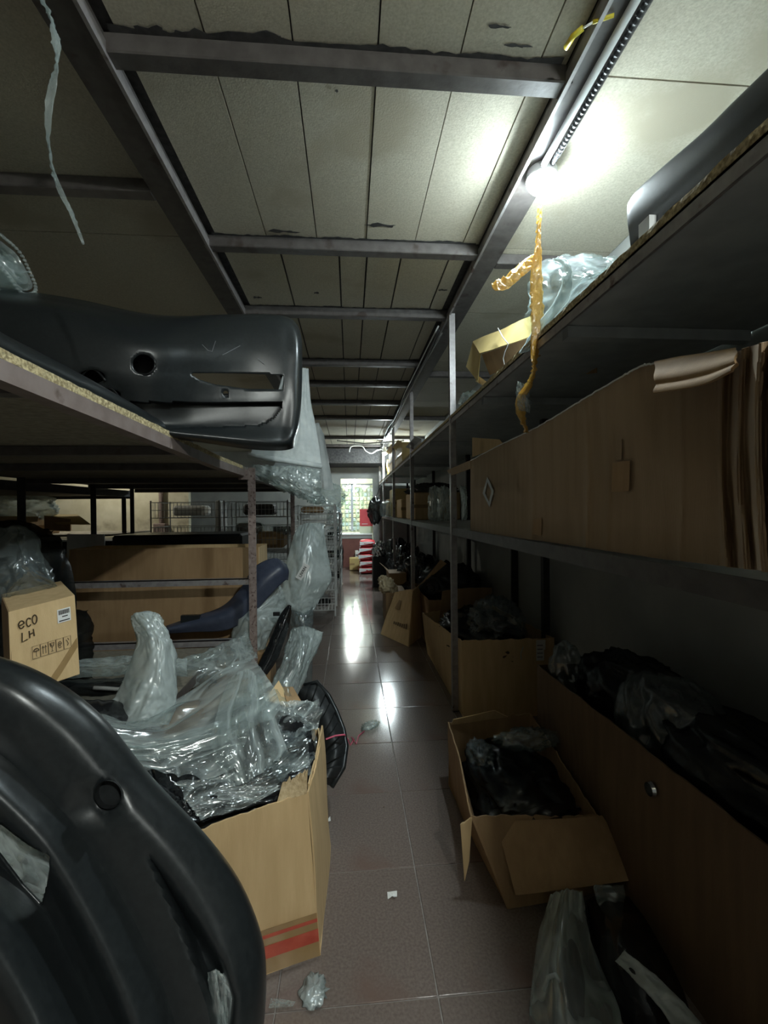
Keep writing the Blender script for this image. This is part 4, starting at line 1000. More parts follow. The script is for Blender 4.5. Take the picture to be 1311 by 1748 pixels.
# ------------------------------------------------------------------ far left: racks, baskets, boxes
def basket_rack(x0, x1, y0, y1, zs, label, group, front_only=False, wm='wire_grey'):
    t = thing('wire_rack', label, 'rack', ((x0+x1)/2, (y0+y1)/2, 0), group)
    for x in (x0, x1):
        for y in (y0, y1): MB().tube([(x, y, 0.02), (x, y, zs[-1][1]+.02)], .010, 6).obj('upright', wm, t)
    for z0, z1 in zs:
        b = MB()
        for z in (z0, (z0+z1)/2, z1):
            b.tube([(x0, y0, z), (x1, y0, z), (x1, y1, z), (x0, y1, z), (x0, y0, z)], .0045, 4)
        n = max(3, int((x1-x0)/.045))
        for i in range(n+1):
            x = x0+(x1-x0)*i/n; b.tube([(x, y0, z1), (x, y0, z0), (x, y1, z0), (x, y1, z1)], .003, 4)
        n = max(3, int((y1-y0)/.06))
        for i in range(1, n):
            y = y0+(y1-y0)*i/n; b.tube([(x0, y, z1), (x0, y, z0), (x1, y, z0), (x1, y, z1)], .003, 4)
        b.obj('basket', wm, t)
    return t
GR = 'wire basket racks left of the aisle'
ZS = [(.22,.40),(.62,.80),(.86,1.20),(1.32,1.52)]
basket_rack(-2.50, -1.66, 5.75, 6.35, ZS, 'wire basket rack farthest left, beside the cream wall', GR)
basket_rack(-1.60, -.80, 5.75, 6.35, ZS, 'wire basket rack seen behind the rusty post', GR)
basket_rack(-.74, -.20, 5.75, 6.35, [(.10,.26),(.36,.52),(.62,.78),(.88,1.04),(1.12,1.26),(1.34,1.46)], 'white wire basket rack facing the aisle behind the stickered bag', GR, wm='wire_white')
basket_rack(-.76, -.16, 6.9, 8.4, [(.10,.30),(.45,.65),(.80,1.0),(1.15,1.35)], 'longer wire rack farther down the left of the aisle', GR)
def lamp_unit(c, label, rot, s=1.0, group='spare headlamps in the wire baskets'):
    """spare headlamp: black housing, clear lens, chrome reflector"""
    c = Vector(c); t = thing('headlamp', label, 'car part', c, group)
    R_ = Matrix.Rotation(rot, 3, 'Z')
    def tf(m): m.v = [tuple(c+R_ @ Vector(v)*s) for v in m.v]; return m
    tf(MB().bbox((-.13, .02, 0.0), (.13, .10, .11), .02)).obj('housing', 'black_plastic', t)
    rows = [[(-.15,.02,.11),(-.05,-.01,.125),(.08,-.01,.12),(.14,.02,.10)], [(-.14,-.02,.07),(-.05,-.05,.07),(.08,-.06,.06),(.15,-.02,.05)], [(-.10,.0,.01),(-.02,-.03,.0),(.08,-.03,.0),(.14,.0,.01)]]
    tf(MB().grid(surf(rows, 16, 10), .003)).obj('lens', 'film_clear', t, smooth=True)
    tf(MB().lathe([(.02, .03), (.045, -.005), (.048, -.012)], (.06, .0, .06), 14, 'y')).obj('reflector', 'chrome', t, smooth=True)
lamp_unit((-1.32, 5.95, 1.10), 'spare headlamp with clear lens left of the rusty post in the basket', .3, 1.25)
lamp_unit((-.92, 5.95, 1.08), 'spare headlamp with clear lens right of the rusty post in the basket', -.3, 1.0)
lamp_unit((-2.15, 5.95, .92), 'spare headlamp low in the leftmost wire basket', .1, 1.1)
lamp_unit((-.48, 5.95, .92), 'spare headlamp in the white rack behind the stickered bag', .1, .9)
lamp_unit((-.45, 5.95, .40), 'spare headlamp low in the white rack', -.2, .9)
GP = 'parts stored in the wire baskets'
for k, (x, z, w_, h_, mm, lab) in enumerate(((-2.25, .93, .16, .16, 'black_plastic', 'black moulded part in the leftmost basket'), (-1.9, .93, .18, .14, 'black_plastic', 'second black moulded part in the leftmost basket'),
        (-1.72, 1.12, .035, .42, 'white_plastic', 'tall white board standing in the baskets'), (-1.42, .68, .15, .1, 'black_plastic', 'black part low in the middle rack'), (-1.05, .90, .18, .22, 'card_brown', 'brown carton in the basket right of the rusty post'),
        (-1.2, 1.34, .20, .15, 'steel_dark', 'dark case in the top basket of the middle rack'), (-2.1, 1.34, .2, .14, 'paper_white', 'pale flat carton in the top basket at the left'), (-.5, 1.36, .15, .09, 'card_brown', 'brown carton in the top basket of the white rack'),
        (-.5, 1.14, .16, .07, 'black_plastic', 'black part in the second basket of the white rack'), (-.45, .64, .16, .1, 'black_plastic', 'black part in the middle basket of the white rack'), (-.45, .12, .18, .1, 'black_plastic', 'black part in the lowest basket of the white rack'))):
    t = thing('stored_part', lab, 'car part', (x, 6.05, z), GP)
    MB().bbox((x-w_, 5.9, z+.006), (x+w_, 6.22, z+h_), min(.03, h_*.3, w_*.3)).obj('body', mm, t)
    MB().bbox((x-w_*.6, 5.885, z+h_*.25), (x+w_*.5, 5.90, z+h_*.7), .004).obj('face_plate', {'white_plastic': 'paper_white', 'paper_white': 'white_plastic'}.get(mm, 'black_rib' if 'card' not in mm else 'card'), t)
# cream wall details: pipe, low dark bench
MB().tube([(-2.95, 7.15, 0), (-2.95, 7.15, 2.8)], .035, 10).obj('wall_pipe', 'steel_rust', label='rusty pipe running up the cream wall', cat='pipe', smooth=True)
MB().bbox((-3.05, 7.08, 1.06), (-2.86, 7.19, 1.22), .01).obj('pipe_box', 'steel_rust', label='rusty junction box on the cream wall pipe', cat='box')
MB().bbox((-5.9, 6.3, .85), (-2.65, 6.9, 1.03), .02).obj('stored_bumper', 'black_plastic', label='long dark bumper lying below the cream wall', cat='bumper')
MB().bbox((-5.9, 6.3, 0), (-2.65, 6.9, .849), .02).obj('carton', 'card_brown', label='long brown carton under the dark bumper by the cream wall', cat='box')
t = thing('carton', 'open tan carton with raised flap on the far left shelf', 'box', (-3.3, 5.55, 1.15))
a, b = P(78, 900, Y=5.3), P(120, 902, Y=5.3)
for (p0, p1, p2, p3, mm) in ((P(75,905,Y=5.3), P(120,907,Y=5.3), P(120,886,Y=5.3), P(75,880,Y=5.3), 'card_brown'), (P(98,895,Y=5.24), P(155,895,Y=5.24), P(132,878,Y=5.5), P(76,878,Y=5.5), 'card_gold'),
                             (P(120,907,Y=5.3), P(122,905,Y=5.7), P(122,886,Y=5.7), P(120,886,Y=5.3), 'card_brown')):
    for p in (p0, p1): p.z = max(p.z, 1.155)
    slab(p0, p1, p2, p3, .006, 6, 6, .004, 3).obj('panel', mm, t)
t = thing('carton', 'tan carton holding the clear bag at the far left edge', 'box', (-4.0, 5.5, 1.15))
MB().bbox(tuple(Vector((P(-40,905,Y=5.3).x, 5.25, 1.151))), (P(58,905,Y=5.3).x, 5.75, P(0,885,Y=5.3).z), .008).obj('body', 'card_brown', t)
slab(Vector((P(-40,0,Y=5.3).x, 5.24, 1.30)), Vector((P(58,0,Y=5.3).x, 5.24, 1.30)), Vector((P(64,0,Y=5.2).x, 5.1, 1.36)), Vector((P(-40,0,Y=5.2).x, 5.1, 1.37)), .006, 6, 4, .004, 2).obj('flap', 'card', t)
c = P(30, 866, Y=5.45)
blob(c, (.36,.2,.15), 2.2, .35, 2.2, 64, 40, fine=.5).obj('plastic_bag', 'film_frost', smooth=True, label='white crumpled bag in the carton at the far left edge', cat='plastic bag')
a, b = P(112, 935, Y=4.3), P(180, 912, Y=4.3)
t = thing('cardboard_sheet', 'cream cardboard sheet standing left of the black tray', 'cardboard', ((a.x+b.x)/2, 4.3, 0))
slab(Vector((a.x, 4.3, 0)), Vector((b.x, 4.3, 0)), P(178,912,Y=4.3), P(114,912,Y=4.3), .006, 8, 8, .006, 3).obj('sheet', 'paper_white', t)

# ------------------------------------------------------------------ right side: things
def pouchX(rows, nu, nv, bulge, seed, amp=.008, fu=4, fv=4, fine=.35):
    """closed sack whose photo rows are (px, py, X): skins bulge along X"""
    S = surf(rows, nu, nv); skins = []; hs = []
    for s in (-1, 1):
        G_ = []
        for j in range(nv+1):
            r = []
            for i in range(nu+1):
                p = P(S[j,i,0], S[j,i,1], X=S[j,i,2]); p.x += s*bulge*(max(0, math.sin(math.pi*i/nu))**.6)*(max(0, math.sin(math.pi*j/nv))**.6); r.append(p)
            G_.append(r)
        skins.append(crease(G_, amp, fu, fv, seed+s, fine)); hs.append(LASTH[0] if s < 0 else LASTH[0][:, ::-1])
    A, B_ = skins[1], skins[0]
    A[0] = B_[0]; A[-1] = B_[-1]; A[:, 0] = B_[:, 0]; A[:, -1] = B_[:, -1]
    m = MB().grid(B_).grid(A[:, ::-1]); m.h = np.concatenate([h.reshape(-1) for h in hs]); return m

# --- long carton on the middle shelf
lc = thing('carton', 'very long brown carton with pleated end filling the middle right shelf', 'box', (1.0, 1.6, MZ))
topr = [(803,787),(850,762),(905,736),(948,712),(1000,680),(1060,645),(1095,626),(1120,621),(1190,611),(1240,604),(1262,599),(1285,590),(1345,574),(1420,560)]
botr = [(803,906),(850,913),(905,921),(948,927),(1000,935),(1060,944),(1095,949),(1120,953),(1190,961),(1240,967),(1262,970),(1285,972),(1345,982),(1420,992)]
T_, B_ = catmull([(a, b, 0) for a, b in topr], 260), catmull([(a, b, 0) for a, b in botr], 260)
rows = []
for j in range(25):
    v = j/24; r = []
    for i in range(261):
        a = T_[i]*(1-v)+B_[i]*v; px, py = a[0], a[1]
        x = .716+.008*noise.noise(Vector((px*.01, v*2, 1)))
        for cx, am in ((905,.006),(998,.010),(1034,.006),(1160,.005)):
            x -= am*math.exp(-((px-cx-6*math.sin(v*3))/4)**2)*(.3+.7*v)
        if px > 1225:
            k = min(1, (px-1225)/25); x -= k*(.020*math.sin((px-1225)*.19+1.6*math.sin(v*4))+.085*max(0, min(1, (px-1250)/45)))+.012*k*noise.noise(Vector((px*.09, v*3, 5)))
        p = P(px, py, X=x)
        if j == 24: p.z = max(p.z, MZ+.001)
        r.append(p)
    rows.append(r)
MB().grid(rows, -.006).obj('front_panel', 'card_long', lc, smooth=True, angle=50)
edge = [rows[0][i]+Vector((-.002, 0, .001+.003*noise.noise(Vector((i*.4, 0, 0))))) for i in range(0, 150, 2)]
MB().tube(edge, .0026, 5).obj('torn_rim', 'paper_white', lc)
y0, y1 = rows[0][-1].y, rows[0][0].y
slab((.73, y1, MZ), (1.36, y1, MZ), (1.36, y1, 1.66), (.73, y1, 1.66), .006, 8, 8, .004, 2).obj('end_panel', 'card_long', lc)
slab((1.36, y1, MZ), (1.36, .3, MZ), (1.36, .3, 1.62), (1.36, y1, 1.60), .006, 10, 6, .004, 3).obj('back_panel', 'card_long', lc)
# rim flap folded out towards the aisle
fr = [[P(1118,621,X=.712), P(1160,613,X=.712), P(1205,607,X=.712), P(1255,599,X=.712)], [P(1119,624,X=.68), P(1160,616,X=.68), P(1205,610,X=.68), P(1258,602,X=.68)],
      [P(1121,648,X=.64), P(1165,642,X=.64), P(1210,632,X=.64), P(1259,617,X=.64)], [P(1122,672,X=.63), P(1166,665,X=.63), P(1212,655,X=.63), P(1256,634,X=.63)]]
A = surf([[tuple(p) for p in r] for r in fr], 40, 20)
for i in range(41):
    for j in range(21): A[j, i, 0] += .004*math.sin(j*.9)*(j/20)
MB().grid(A, .006).obj('rim_flap', 'card_brown', lc, smooth=True, angle=50)
slab(P(770,812,X=.70), P(803,800,X=.712), P(803,786,X=.712), P(762,803,X=.69), .005, 10, 4, .004, 3, jag=.006).obj('corner_flap', 'card_long', lc)
slab(P(806,780,X=.86), P(860,760,X=.92), P(852,750,X=.92), P(806,747,X=.86), .005, 6, 4, .003, 4).obj('inner_flap', 'card', lc)
def on_front(pts, off, name, matn):
    MB().prism([P(a, b, X=.711-off) for a, b in pts], (-.0008, 0, 0)).obj(name, matn, lc)
fr4 = ((832,814),(843,838),(836,866),(824,842)); ins = ((832,822),(839,838),(835,857),(828,842))
for k in range(4): on_front([fr4[k], fr4[(k+1) % 4], ins[(k+1) % 4], ins[k]], 0, 'printed_mark', 'wire_grey')
on_front(((1046,790),(1076,786),(1074,838),(1044,840)), .0, 'tape_patch', 'card_brown'); on_front(((911,886),(925,884),(924,914),(910,912)), 0, 'tape_patch', 'card_brown')
on_front(((1052,752),(1062,750),(1061,784),(1052,786)), .0, 'tape_patch', 'card_long')

# --- upper right shelf
tp = [(1076,346),(1090,326),(1140,281),(1200,229),(1260,170),(1345,88)]
lo = [(1074,352),(1094,356),(1148,312),(1208,260),(1268,204),(1345,130)]
l2 = [(1082,362),(1104,374),(1158,336),(1214,288),(1274,232),(1345,165)]
bt = [(1098,376),(1113,392),(1166,347),(1222,300),(1284,246),(1345,190)]
tpw = [P(a, b, X=.772) for a, b in tp]; btw = []
for k, p in enumerate(tpw): btw.append(Vector((.772, p.y-(.035 if k == 0 else .012 if k == 1 else 0), TZ+.024)))
rows = [[p+Vector((.45,.03,-.01)) for p in tpw], [p+Vector((.06,.012,.012)) for p in tpw], [p+Vector((.012,.004,.004)) for p in tpw], [p+Vector((-.004,0,-.012)) for p in tpw],
        [p*.5+q_*.5+Vector((-.012,0,0)) for p, q_ in zip(tpw, btw)], btw, [p+Vector((.10,0,0)) for p in btw]]
t = thing('bumper_cover', 'dark smooth bumper end jutting along the upper right shelf', 'bumper', (1.0, .95, TZ+.02))
MB().grid(surf([[tuple(p) for p in r] for r in rows], 50, 40), .005).obj('bumper_skin', 'black_plastic', t, smooth=True)
ed = catmull([tuple(p+Vector((.004,.002,.002))) for p in tpw], 40)
MB().tube([Vector(p) for p in ed], .004, 6).obj('edge_trim', 'wire_grey', t, smooth=True)
m = [P(1097,380,X=.74), P(1097,400,X=.74)]
MB().box((m[0].x-.004, m[0].y-.03, TZ+.021), (m[0].x+.02, m[0].y+.01, m[0].z)).obj('mounting_tab', 'white_plastic', t)
m = pouchX([[(900,480,.86),(925,446,.88),(965,437,.90),(1010,434,.90),(1058,441,.88)], [(898,530,.82),(935,500,.80),(975,480,.80),(1015,468,.80),(1052,452,.82)], [(886,596,.80),(930,566,.78),(975,528,.78),(1015,490,.78),(1050,458,.80)]], 70, 56, .06, 5, .02, 2.6, 2.6, .3)
m.obj('plastic_bag', 'film_thin', smooth=True, label='clear crumpled bag on the upper right shelf edge behind the amber tape', cat='plastic bag')
A = surf([[tuple(P(a, b, X=x)) for a, b, x in r] for r in ([(938,446,.76),(955,452,.745),(962,480,.735),(945,520,.725),(915,560,.715),(888,604,.70)], [(955,440,.76),(972,448,.745),(978,482,.735),(962,524,.725),(932,566,.715),(905,600,.70)])], 60, 8)
MB().grid(crease(A, .01, 3, 2, 3), .0015).obj('film_strap', 'film_frost', smooth=True, label='white film strap looping down over the upper right shelf edge', cat='film strip')
t = thing('carton', 'gold torn open carton on the upper right shelf left of the clear bag', 'box', (.92, 2.3, TZ+.02))
A_, B_2, C_2, D_ = P(807,583,X=.80), P(904,538,X=.80), P(906,572,X=.74), P(819,603,X=.735)
slab(D_, C_2, B_2, A_, .005, 20, 8, .006, 2, jag=.004).obj('top_panel', 'card_gold', t, smooth=True, angle=40)
slab(P(796,626,X=.76), P(815,652,X=.735), D_, A_, .005, 8, 8, .004, 3).obj('end_panel', 'card_gold', t)
dn = Vector((0.06, 0, -.12))
slab(D_+dn, C_2+dn*.7, C_2+Vector((.015,0,-.004)), D_+Vector((.015,0,-.004)), .005, 16, 8, .005, 4, jag=0).obj('side_panel', 'card_brown', t, smooth=True, angle=40)
slab(P(812,650,X=.74), P(835,664,X=.74), P(838,657,X=.78), P(818,642,X=.78), .004, 6, 4, .003, 5).obj('bottom_flap', 'card', t)
bkx = Vector((.30, 0, 0)); slab(A_+bkx+Vector((0,0,-.25)), B_2+bkx+Vector((0,0,-.25)), B_2+bkx, A_+bkx, .005, 8, 6, .004, 5).obj('back_panel', 'card_brown', t)
MB().tube([P(850,560,X=.76), P(858,575,X=.735), P(868,588,X=.73), P(862,600,X=.735), P(859,612,X=.735), P(863,632,X=.74)], .0025, 5).obj('string', 'cable_white', t, smooth=True)
GT = 'cartons on the far upper right shelf'
for k, (ya, yb, h, x1, mm, lab) in enumerate(((6.3, 7.2, .33, 1.2, 'card_gold', 'gold carton on the upper shelf beside the distant bulb'), (7.3, 8.4, .42, 1.2, 'card', 'tan carton behind the gold one on the upper shelf'), (4.6, 5.4, .10, 1.1, 'grey_board', 'flat grey carton on the upper shelf past the second post'))):
    t = thing('carton', lab, 'box', (1.0, (ya+yb)/2, TZ+.021), GT)
    MB().bbox((.76, ya, TZ+.022), (x1, yb, TZ+.02+h), .006).obj('body', mm, t)
    MB().box((.755, ya+.02, TZ+.02+h*.5), (.761, yb-.02, TZ+.02+h*.58)).obj('tape', 'tape_brown', t)
    slab((.765, ya, TZ+.02+h), (.765, yb, TZ+.02+h), (.70, yb, TZ+.05+h), (.70, ya, TZ+.05+h), .004, 6, 3, .003, 2).obj('flap', mm, t)
for px, py, Y, r, lab, sd in ((737, 748, 4.9, (.06,.1,.035), 'small clear bag on the upper shelf right of the distant bulb', 2), (797, 668, 2.80, (.05,.10,.05), 'milky bag on the upper shelf left of the gold carton', 6), (785, 690, 3.3, (.05,.1,.04), 'pale bag on the upper shelf just past the nearest post', 9)):
    c = P(px, py, Y=Y); c.x = max(c.x, .78); c.z = TZ+.02+r[2]
    blob(c, r, sd, .45, 2.4, 40, 26, zmin=TZ+.0215, fine=.5).obj('plastic_bag', 'film_milky', smooth=True, label=lab, cat='plastic bag')

# --- middle right shelf farther away
GM = 'packages on the far middle right shelf'
def soft_box(lo_, hi_, mm, lab, cat='box', cap=None, group=GM):
    t = thing('carton', lab, cat, ((lo_[0]+hi_[0])/2, (lo_[1]+hi_[1])/2, lo_[2]), group)
    MB().bbox(lo_, hi_, .012).obj('body', mm, t)
    MB().box((lo_[0]-.001, lo_[1]-.001, (lo_[2]+hi_[2])/2-.02), (hi_[0]*.5+lo_[0]*.5, lo_[1]+.004, (lo_[2]+hi_[2])/2+.02)).obj('tape', 'tape_brown', t)
    if cap: blob(((lo_[0]+hi_[0])/2, (lo_[1]+hi_[1])/2, hi_[2]+.03), ((hi_[0]-lo_[0])/2, (hi_[1]-lo_[1])/2, .09), 4, .3, 2).obj('bag_cover', cap, t, smooth=True)
    return t
soft_box((.76, 5.15, MZ+.003), (1.32, 5.9, 1.60), 'card', 'round-topped tan carton on the middle shelf behind the second post', cap='film_black')
soft_box((.74, 6.3, MZ+.003), (1.2, 6.9, 1.55), 'card', 'tan carton on the middle shelf behind the third post')
soft_box((.73, 7.3, MZ+.003), (1.1, 8.0, 1.75), 'card_gold', 'gold upright carton on the middle shelf beneath the distant bulb')
soft_box((.73, 8.3, MZ+.003), (1.1, 8.9, 1.6), 'card', 'tan carton at the far end of the middle shelf')
for k, (px, lab) in enumerate(((742, 'clear wrapped pack on the middle shelf left of the nearest post'), (758, 'second clear wrapped pack beside the nearest post'), (786, 'clear pack squeezed between post and long carton'))):
    Y = (4.15, 3.75, 2.86)[k]; c = P(px, 858, Y=Y)
    m = pouch([[(px-9,832,Y),(px,828,Y),(px+9,834,Y)], [(px-11,858,Y-.05),(px,856,Y-.08),(px+11,858,Y-.05)], [(px-11,888,Y),(px,890,Y-.04),(px+11,890,Y)]], 24, 40, .07, k*5+3, .012, 4, 3, .5)
    for i, v in enumerate(m.v): m.v[i] = (max(v[0], .735), v[1], max(v[2], MZ+.002))
    m.obj('wrapped_pack', 'film_milky', smooth=True, label=lab, cat='package', group=GM)
c = P(640, 872, Y=8.6)
blob(c, (.13,.14,.24), 3, .28, 2, 40, 30).obj('plastic_bag', 'film_black', smooth=True, label='black bag hanging on the far right posts before the red board', cat='plastic bag')
MB().tube([c+Vector((0,0,.2)), c+Vector((.1,0,.45)), (.70, 8.7, 2.0)], .006, 5).obj('cord', 'cable_dark', label='dark cord holding the black bag on the far posts', cat='cord')
c = P(655, 880, Y=7.7)
blob((c.x+.05, 7.7, MZ+.13), (.11,.16,.14), 8, .25, 2, 40, 30, zmin=MZ+.002).obj('plastic_bag', 'film_smoke', smooth=True, label='grey bag on the far middle shelf beside the black hanging bag', cat='plastic bag')

# --- floor boxes on the right
def open_box(name, label, bot, top, mm, thick=.006, jag=.006, seed=0, inner=None):
    """bot/top: four corners each, near-left, near-right, far-right, far-left"""
    bot = [Vector(p) for p in bot]; top = [Vector(p) for p in top]
    t = thing(name, label, 'box', sum(bot, Vector())/4)
    for k in range(4):
        n = (k+1) % 4
        slab(bot[k], bot[n], top[n], top[k], thick, 26, 10, .006, seed+k, jag=jag, corr=.0008).obj('side_panel', mm, t, smooth=True, angle=40)
    MB().prism(bot, (0, 0, .005)).obj('bottom', mm, t)
    return t, bot, top
# nearest small box with its flap pushed out
bot = [(.535,1.49,0), (.905,1.53,0), (.92,2.20,0), (.485,2.19,0)]
top = [P(806,1394,Y=1.56), P(1022,1392,Y=1.60), Vector((.925,2.21,.335)), P(766,1232,Y=2.20)]
t, bt_, tp_ = open_box('carton', 'open carton of black parts nearest on the right with front flap pushed out', bot, top, 'card_brown', seed=11, jag=.008)  # darker board puts the shade of the lower right into the colour
slab(P(880,1528,Y=1.47), P(1100,1500,Y=1.45), top[1]+Vector((.01,-.006,.004)), P(848,1402,Y=1.575), .006, 18, 10, .008, 4, bow=.02).obj('front_flap', 'card_brown', t, smooth=True, angle=40)
slab(P(793,1504,Y=1.56), P(801,1470,Y=1.56), P(806,1396,Y=1.555), P(786,1408,Y=1.56), .006, 6, 10, .004, 7, jag=.006).obj('torn_flap', 'card', t)
slab(top[3]+Vector((.01,-.01,-.01)), Vector((.80,2.19,.325)), Vector((.72,2.165,.375)), top[3]+Vector((.02,-.02,.02)), .005, 12, 4, .006, 8).obj('back_flap', 'card', t)
GB = 'black bagged parts in the right-hand floor cartons'
blob((.70,1.86,.20), (.185,.27,.10), 2, .22, 2.4, 60, 36, squash=.8).obj('plastic_bag', 'film_black', smooth=True, label='black bagged parts inside the nearest right carton', cat='plastic bag', group=GB)
for px, py, r, sd, lab in ((820,1290,(.05,.08,.05),3,'smoky film at the left rim inside the nearest right carton'), (900,1262,(.12,.05,.04),5,'smoky film along the back of the nearest right carton')):
    c = P(px, py, Y=1.95); blob(c, r, sd, .45, 2.5, 44, 30).obj('plastic_bag', 'film_smoke', smooth=True, label=lab, cat='plastic bag', group=GB)
R = [[P(880,1395,Y=1.72), P(950,1372,Y=1.78), P(1010,1378,Y=1.75)], [P(890,1405,Y=1.66), P(950,1392,Y=1.68), P(1020,1378,Y=1.70)]]
MB().grid(surf([[tuple(p) for p in r] for r in R], 24, 6), .008).obj('trim_part', 'black_plastic', smooth=True, label='curved black trim lip inside the nearest right carton', cat='car part', group=GB)
# big long box against the wall
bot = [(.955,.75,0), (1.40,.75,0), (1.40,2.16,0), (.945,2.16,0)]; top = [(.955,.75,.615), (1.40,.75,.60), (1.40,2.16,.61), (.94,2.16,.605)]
t, _, _ = open_box('carton', 'long shade-darkened brown carton by the right wall heaped with black bags', bot, top, 'card_shaded', seed=21)
for (x, y, r, mm, lab, sd) in ((1.19,1.22,(.17,.36,.13),'film_black','black bag heaped on the near end of the long right carton',2), (1.20,1.78,(.17,.30,.15),'film_black','black bag heaped on the far end of the long right carton',5), (1.15,1.5,(.14,.2,.17),'film_smoke','smoky shiny bag on top of the long right carton',8), (1.03,2.04,(.07,.08,.14),'film_smoke','small shiny bag at the far corner of the long right carton',11)):
    blob((x, y, .60), r, sd, .26, 2.0, 60, 40, fine=.25).obj('plastic_bag', mm, smooth=True, label=lab, cat='plastic bag', group=GB)
MB().lathe([(.02, -.01), (.024, .0), (.02, .01)], P(1112,1347,X=.94), 14, 'x').obj('lamp_cap', 'chrome', smooth=True, angle=40, label='small chrome cap on the rim of the long right carton', cat='car part')
# box behind the nearest right post
bot = [(.745,2.88,0), (1.36,2.86,0), (1.36,4.2,0), (.74,4.2,0)]
top = [P(787,1094,Y=2.89), Vector((1.37,2.87,.52)), Vector((1.37,4.2,.46)), P(721,1046,Y=4.2)]
t, bt_, tp_ = open_box('carton', 'brown carton with white label behind the nearest right post', bot, top, 'card', seed=31, jag=.010)
q = (Vector(bot[0]), Vector(bot[1]), Vector(top[1]), Vector(top[0]))
for u0, u1, v0, v1 in ((.80,.885,.72,.86), (.80,.90,.86,.985)):
    lab_ = MB().prism([onq(*q, u0, v0, .008), onq(*q, u1, v0, .008), onq(*q, u1, v1, .008), onq(*q, u0, v1, .008)], (0, -.001, 0)).obj('label', 'paper_white', t)
for k in range(4):
    MB().prism([onq(*q, .81, .76+k*.05, .0095), onq(*q, .87, .76+k*.05, .0095), onq(*q, .87, .772+k*.05, .0095), onq(*q, .81, .772+k*.05, .0095)], (0, -.0006, 0)).obj('label_line', 'print_grey', lab_)
MB().tube([P(893,1104,Y=2.87), P(889,1116,Y=2.86), P(890,1126,Y=2.86)], .003, 5).obj('tape_sliver', 'film_frost', t)
slab((.80,3.95,.40), (1.3,3.95,.40), (1.28,3.9,.68), (.83,3.92,.66), .006, 12, 6, .012, 3, jag=.008, bow=-.04).obj('inner_flap', 'card_brown', t, smooth=True, angle=40)
blob((1.02,3.45,.40), (.27,.5,.16), 4, .25, 2.4, 60, 36).obj('plastic_bag', 'film_black', smooth=True, label='black bag filling the carton behind the nearest right post', cat='plastic bag', group=GB)
c = P(835, 1045, Y=3.2); blob((1.08,3.2,.55), (.16,.2,.15), 7, .4, 2.4, 60, 40, fine=.5).obj('plastic_bag', 'film_smoke', smooth=True, label='shiny grey bag bulging above the labelled carton', cat='plastic bag', group=GB)
bot = [(.78,4.3,0), (1.36,4.3,0), (1.36,5.4,0), (.78,5.4,0)]; top = [(.77,4.3,.50), (1.37,4.3,.50), (1.37,5.4,.48), (.77,5.4,.48)]
open_box('carton', 'brown carton second behind the nearest right post', bot, top, 'card_brown', seed=41)
blob((1.08,4.75,.58), (.30,.45,.22), 9, .2, 2.2, 60, 36).obj('plastic_bag', 'film_black', smooth=True, label='big black bag mound on the second brown carton at the right', cat='plastic bag', group=GB)

# --- tipped carton leaning into the aisle with faded print
b0, b1 = P(649,1082,Z=.002), P(697,1104,Z=.002); t1, t0 = P(705,1006,Y=4.62), P(674,1010,Y=4.98)
t = thing('carton', 'tipped tan carton with faded print leaning into the aisle on the right', 'box', (b0+b1)/2)
slab(b0, b1, t1, t0, .006, 16, 14, .008, 3, jag=.012).obj('front_panel', 'card', t, smooth=True, angle=40)
bk = Vector((.18, .30, 0)); slab(b1, b1+bk, t1+bk, t1, .006, 8, 8, .006, 4).obj('side_panel', 'card', t)
slab(t1+Vector((0,0,-.03)), t1+Vector((.05,.02,.02)), P(762,962,Y=4.4), P(752,955,Y=4.5), .006, 14, 6, .006, 5).obj('long_flap', 'card_brown', t, smooth=True, angle=40)
q = (b0, b1, t1, t0)
rp = random.Random(4)
for k in range(7):
    u = .40+k*.08; hh = rp.uniform(.05, .075)
    for s in range(2):
        MB().prism([onq(*q, u+s*.03, .30-.02*k*.2, .012), onq(*q, u+s*.03+.02, .30-.02*k*.2, .012), onq(*q, u+s*.03+.02, .30+hh, .012), onq(*q, u+s*.03, .30+hh, .012)], (-.0006, -.0006, 0)).obj('faded_print', 'print_brown', t)
MB().prism([onq(*q, .30,.62,.012), onq(*q, .52,.60,.012), onq(*q, .56,.78,.012), onq(*q, .42,.80,.012)], (-.0006,-.0006,0)).obj('faded_print', 'tape_brown', t)
for px, py, Y, r, sd, lab in ((661,1000,5.35,(.07,.08,.07),2,'crumpled kraft paper above the tipped carton'), (672,1016,5.32,(.05,.05,.09),5,'crumpled kraft paper tongue hanging beside the tipped carton'), (655,990,5.6,(.05,.06,.04),8,'small kraft paper wad nearest the aisle by the tipped carton')):
    c = P(px, py, Y=Y); blob(c, r, sd, .6, 2.2, 40, 28, fine=.6).obj('kraft_paper', 'kraft_paper', smooth=True, label=lab, cat='paper')
MB().bbox((.42,5.25,0), (.68,5.75,.40), .01).obj('carton', 'card_brown', label='low brown carton holding up the crumpled kraft paper', cat='box')
a, b = P(664,998,Y=6.0), P(694,978,Y=6.0)
t = thing('carton', 'small grey-brown carton with open flap between the far right posts', 'box', ((a.x+b.x)/2, 6.1, 0))
MB().bbox((a.x, 6.0, 0), (b.x, 6.4, b.z), .008).obj('body', 'card_brown', t)
slab((a.x,6.0,b.z), (a.x+.02,6.4,b.z), (a.x-.10,6.4,b.z+.10), (a.x-.08,6.0,b.z+.11), .005, 5, 4, .003, 2).obj('flap', 'card_brown', t)
GX = 'black parts low on the right'
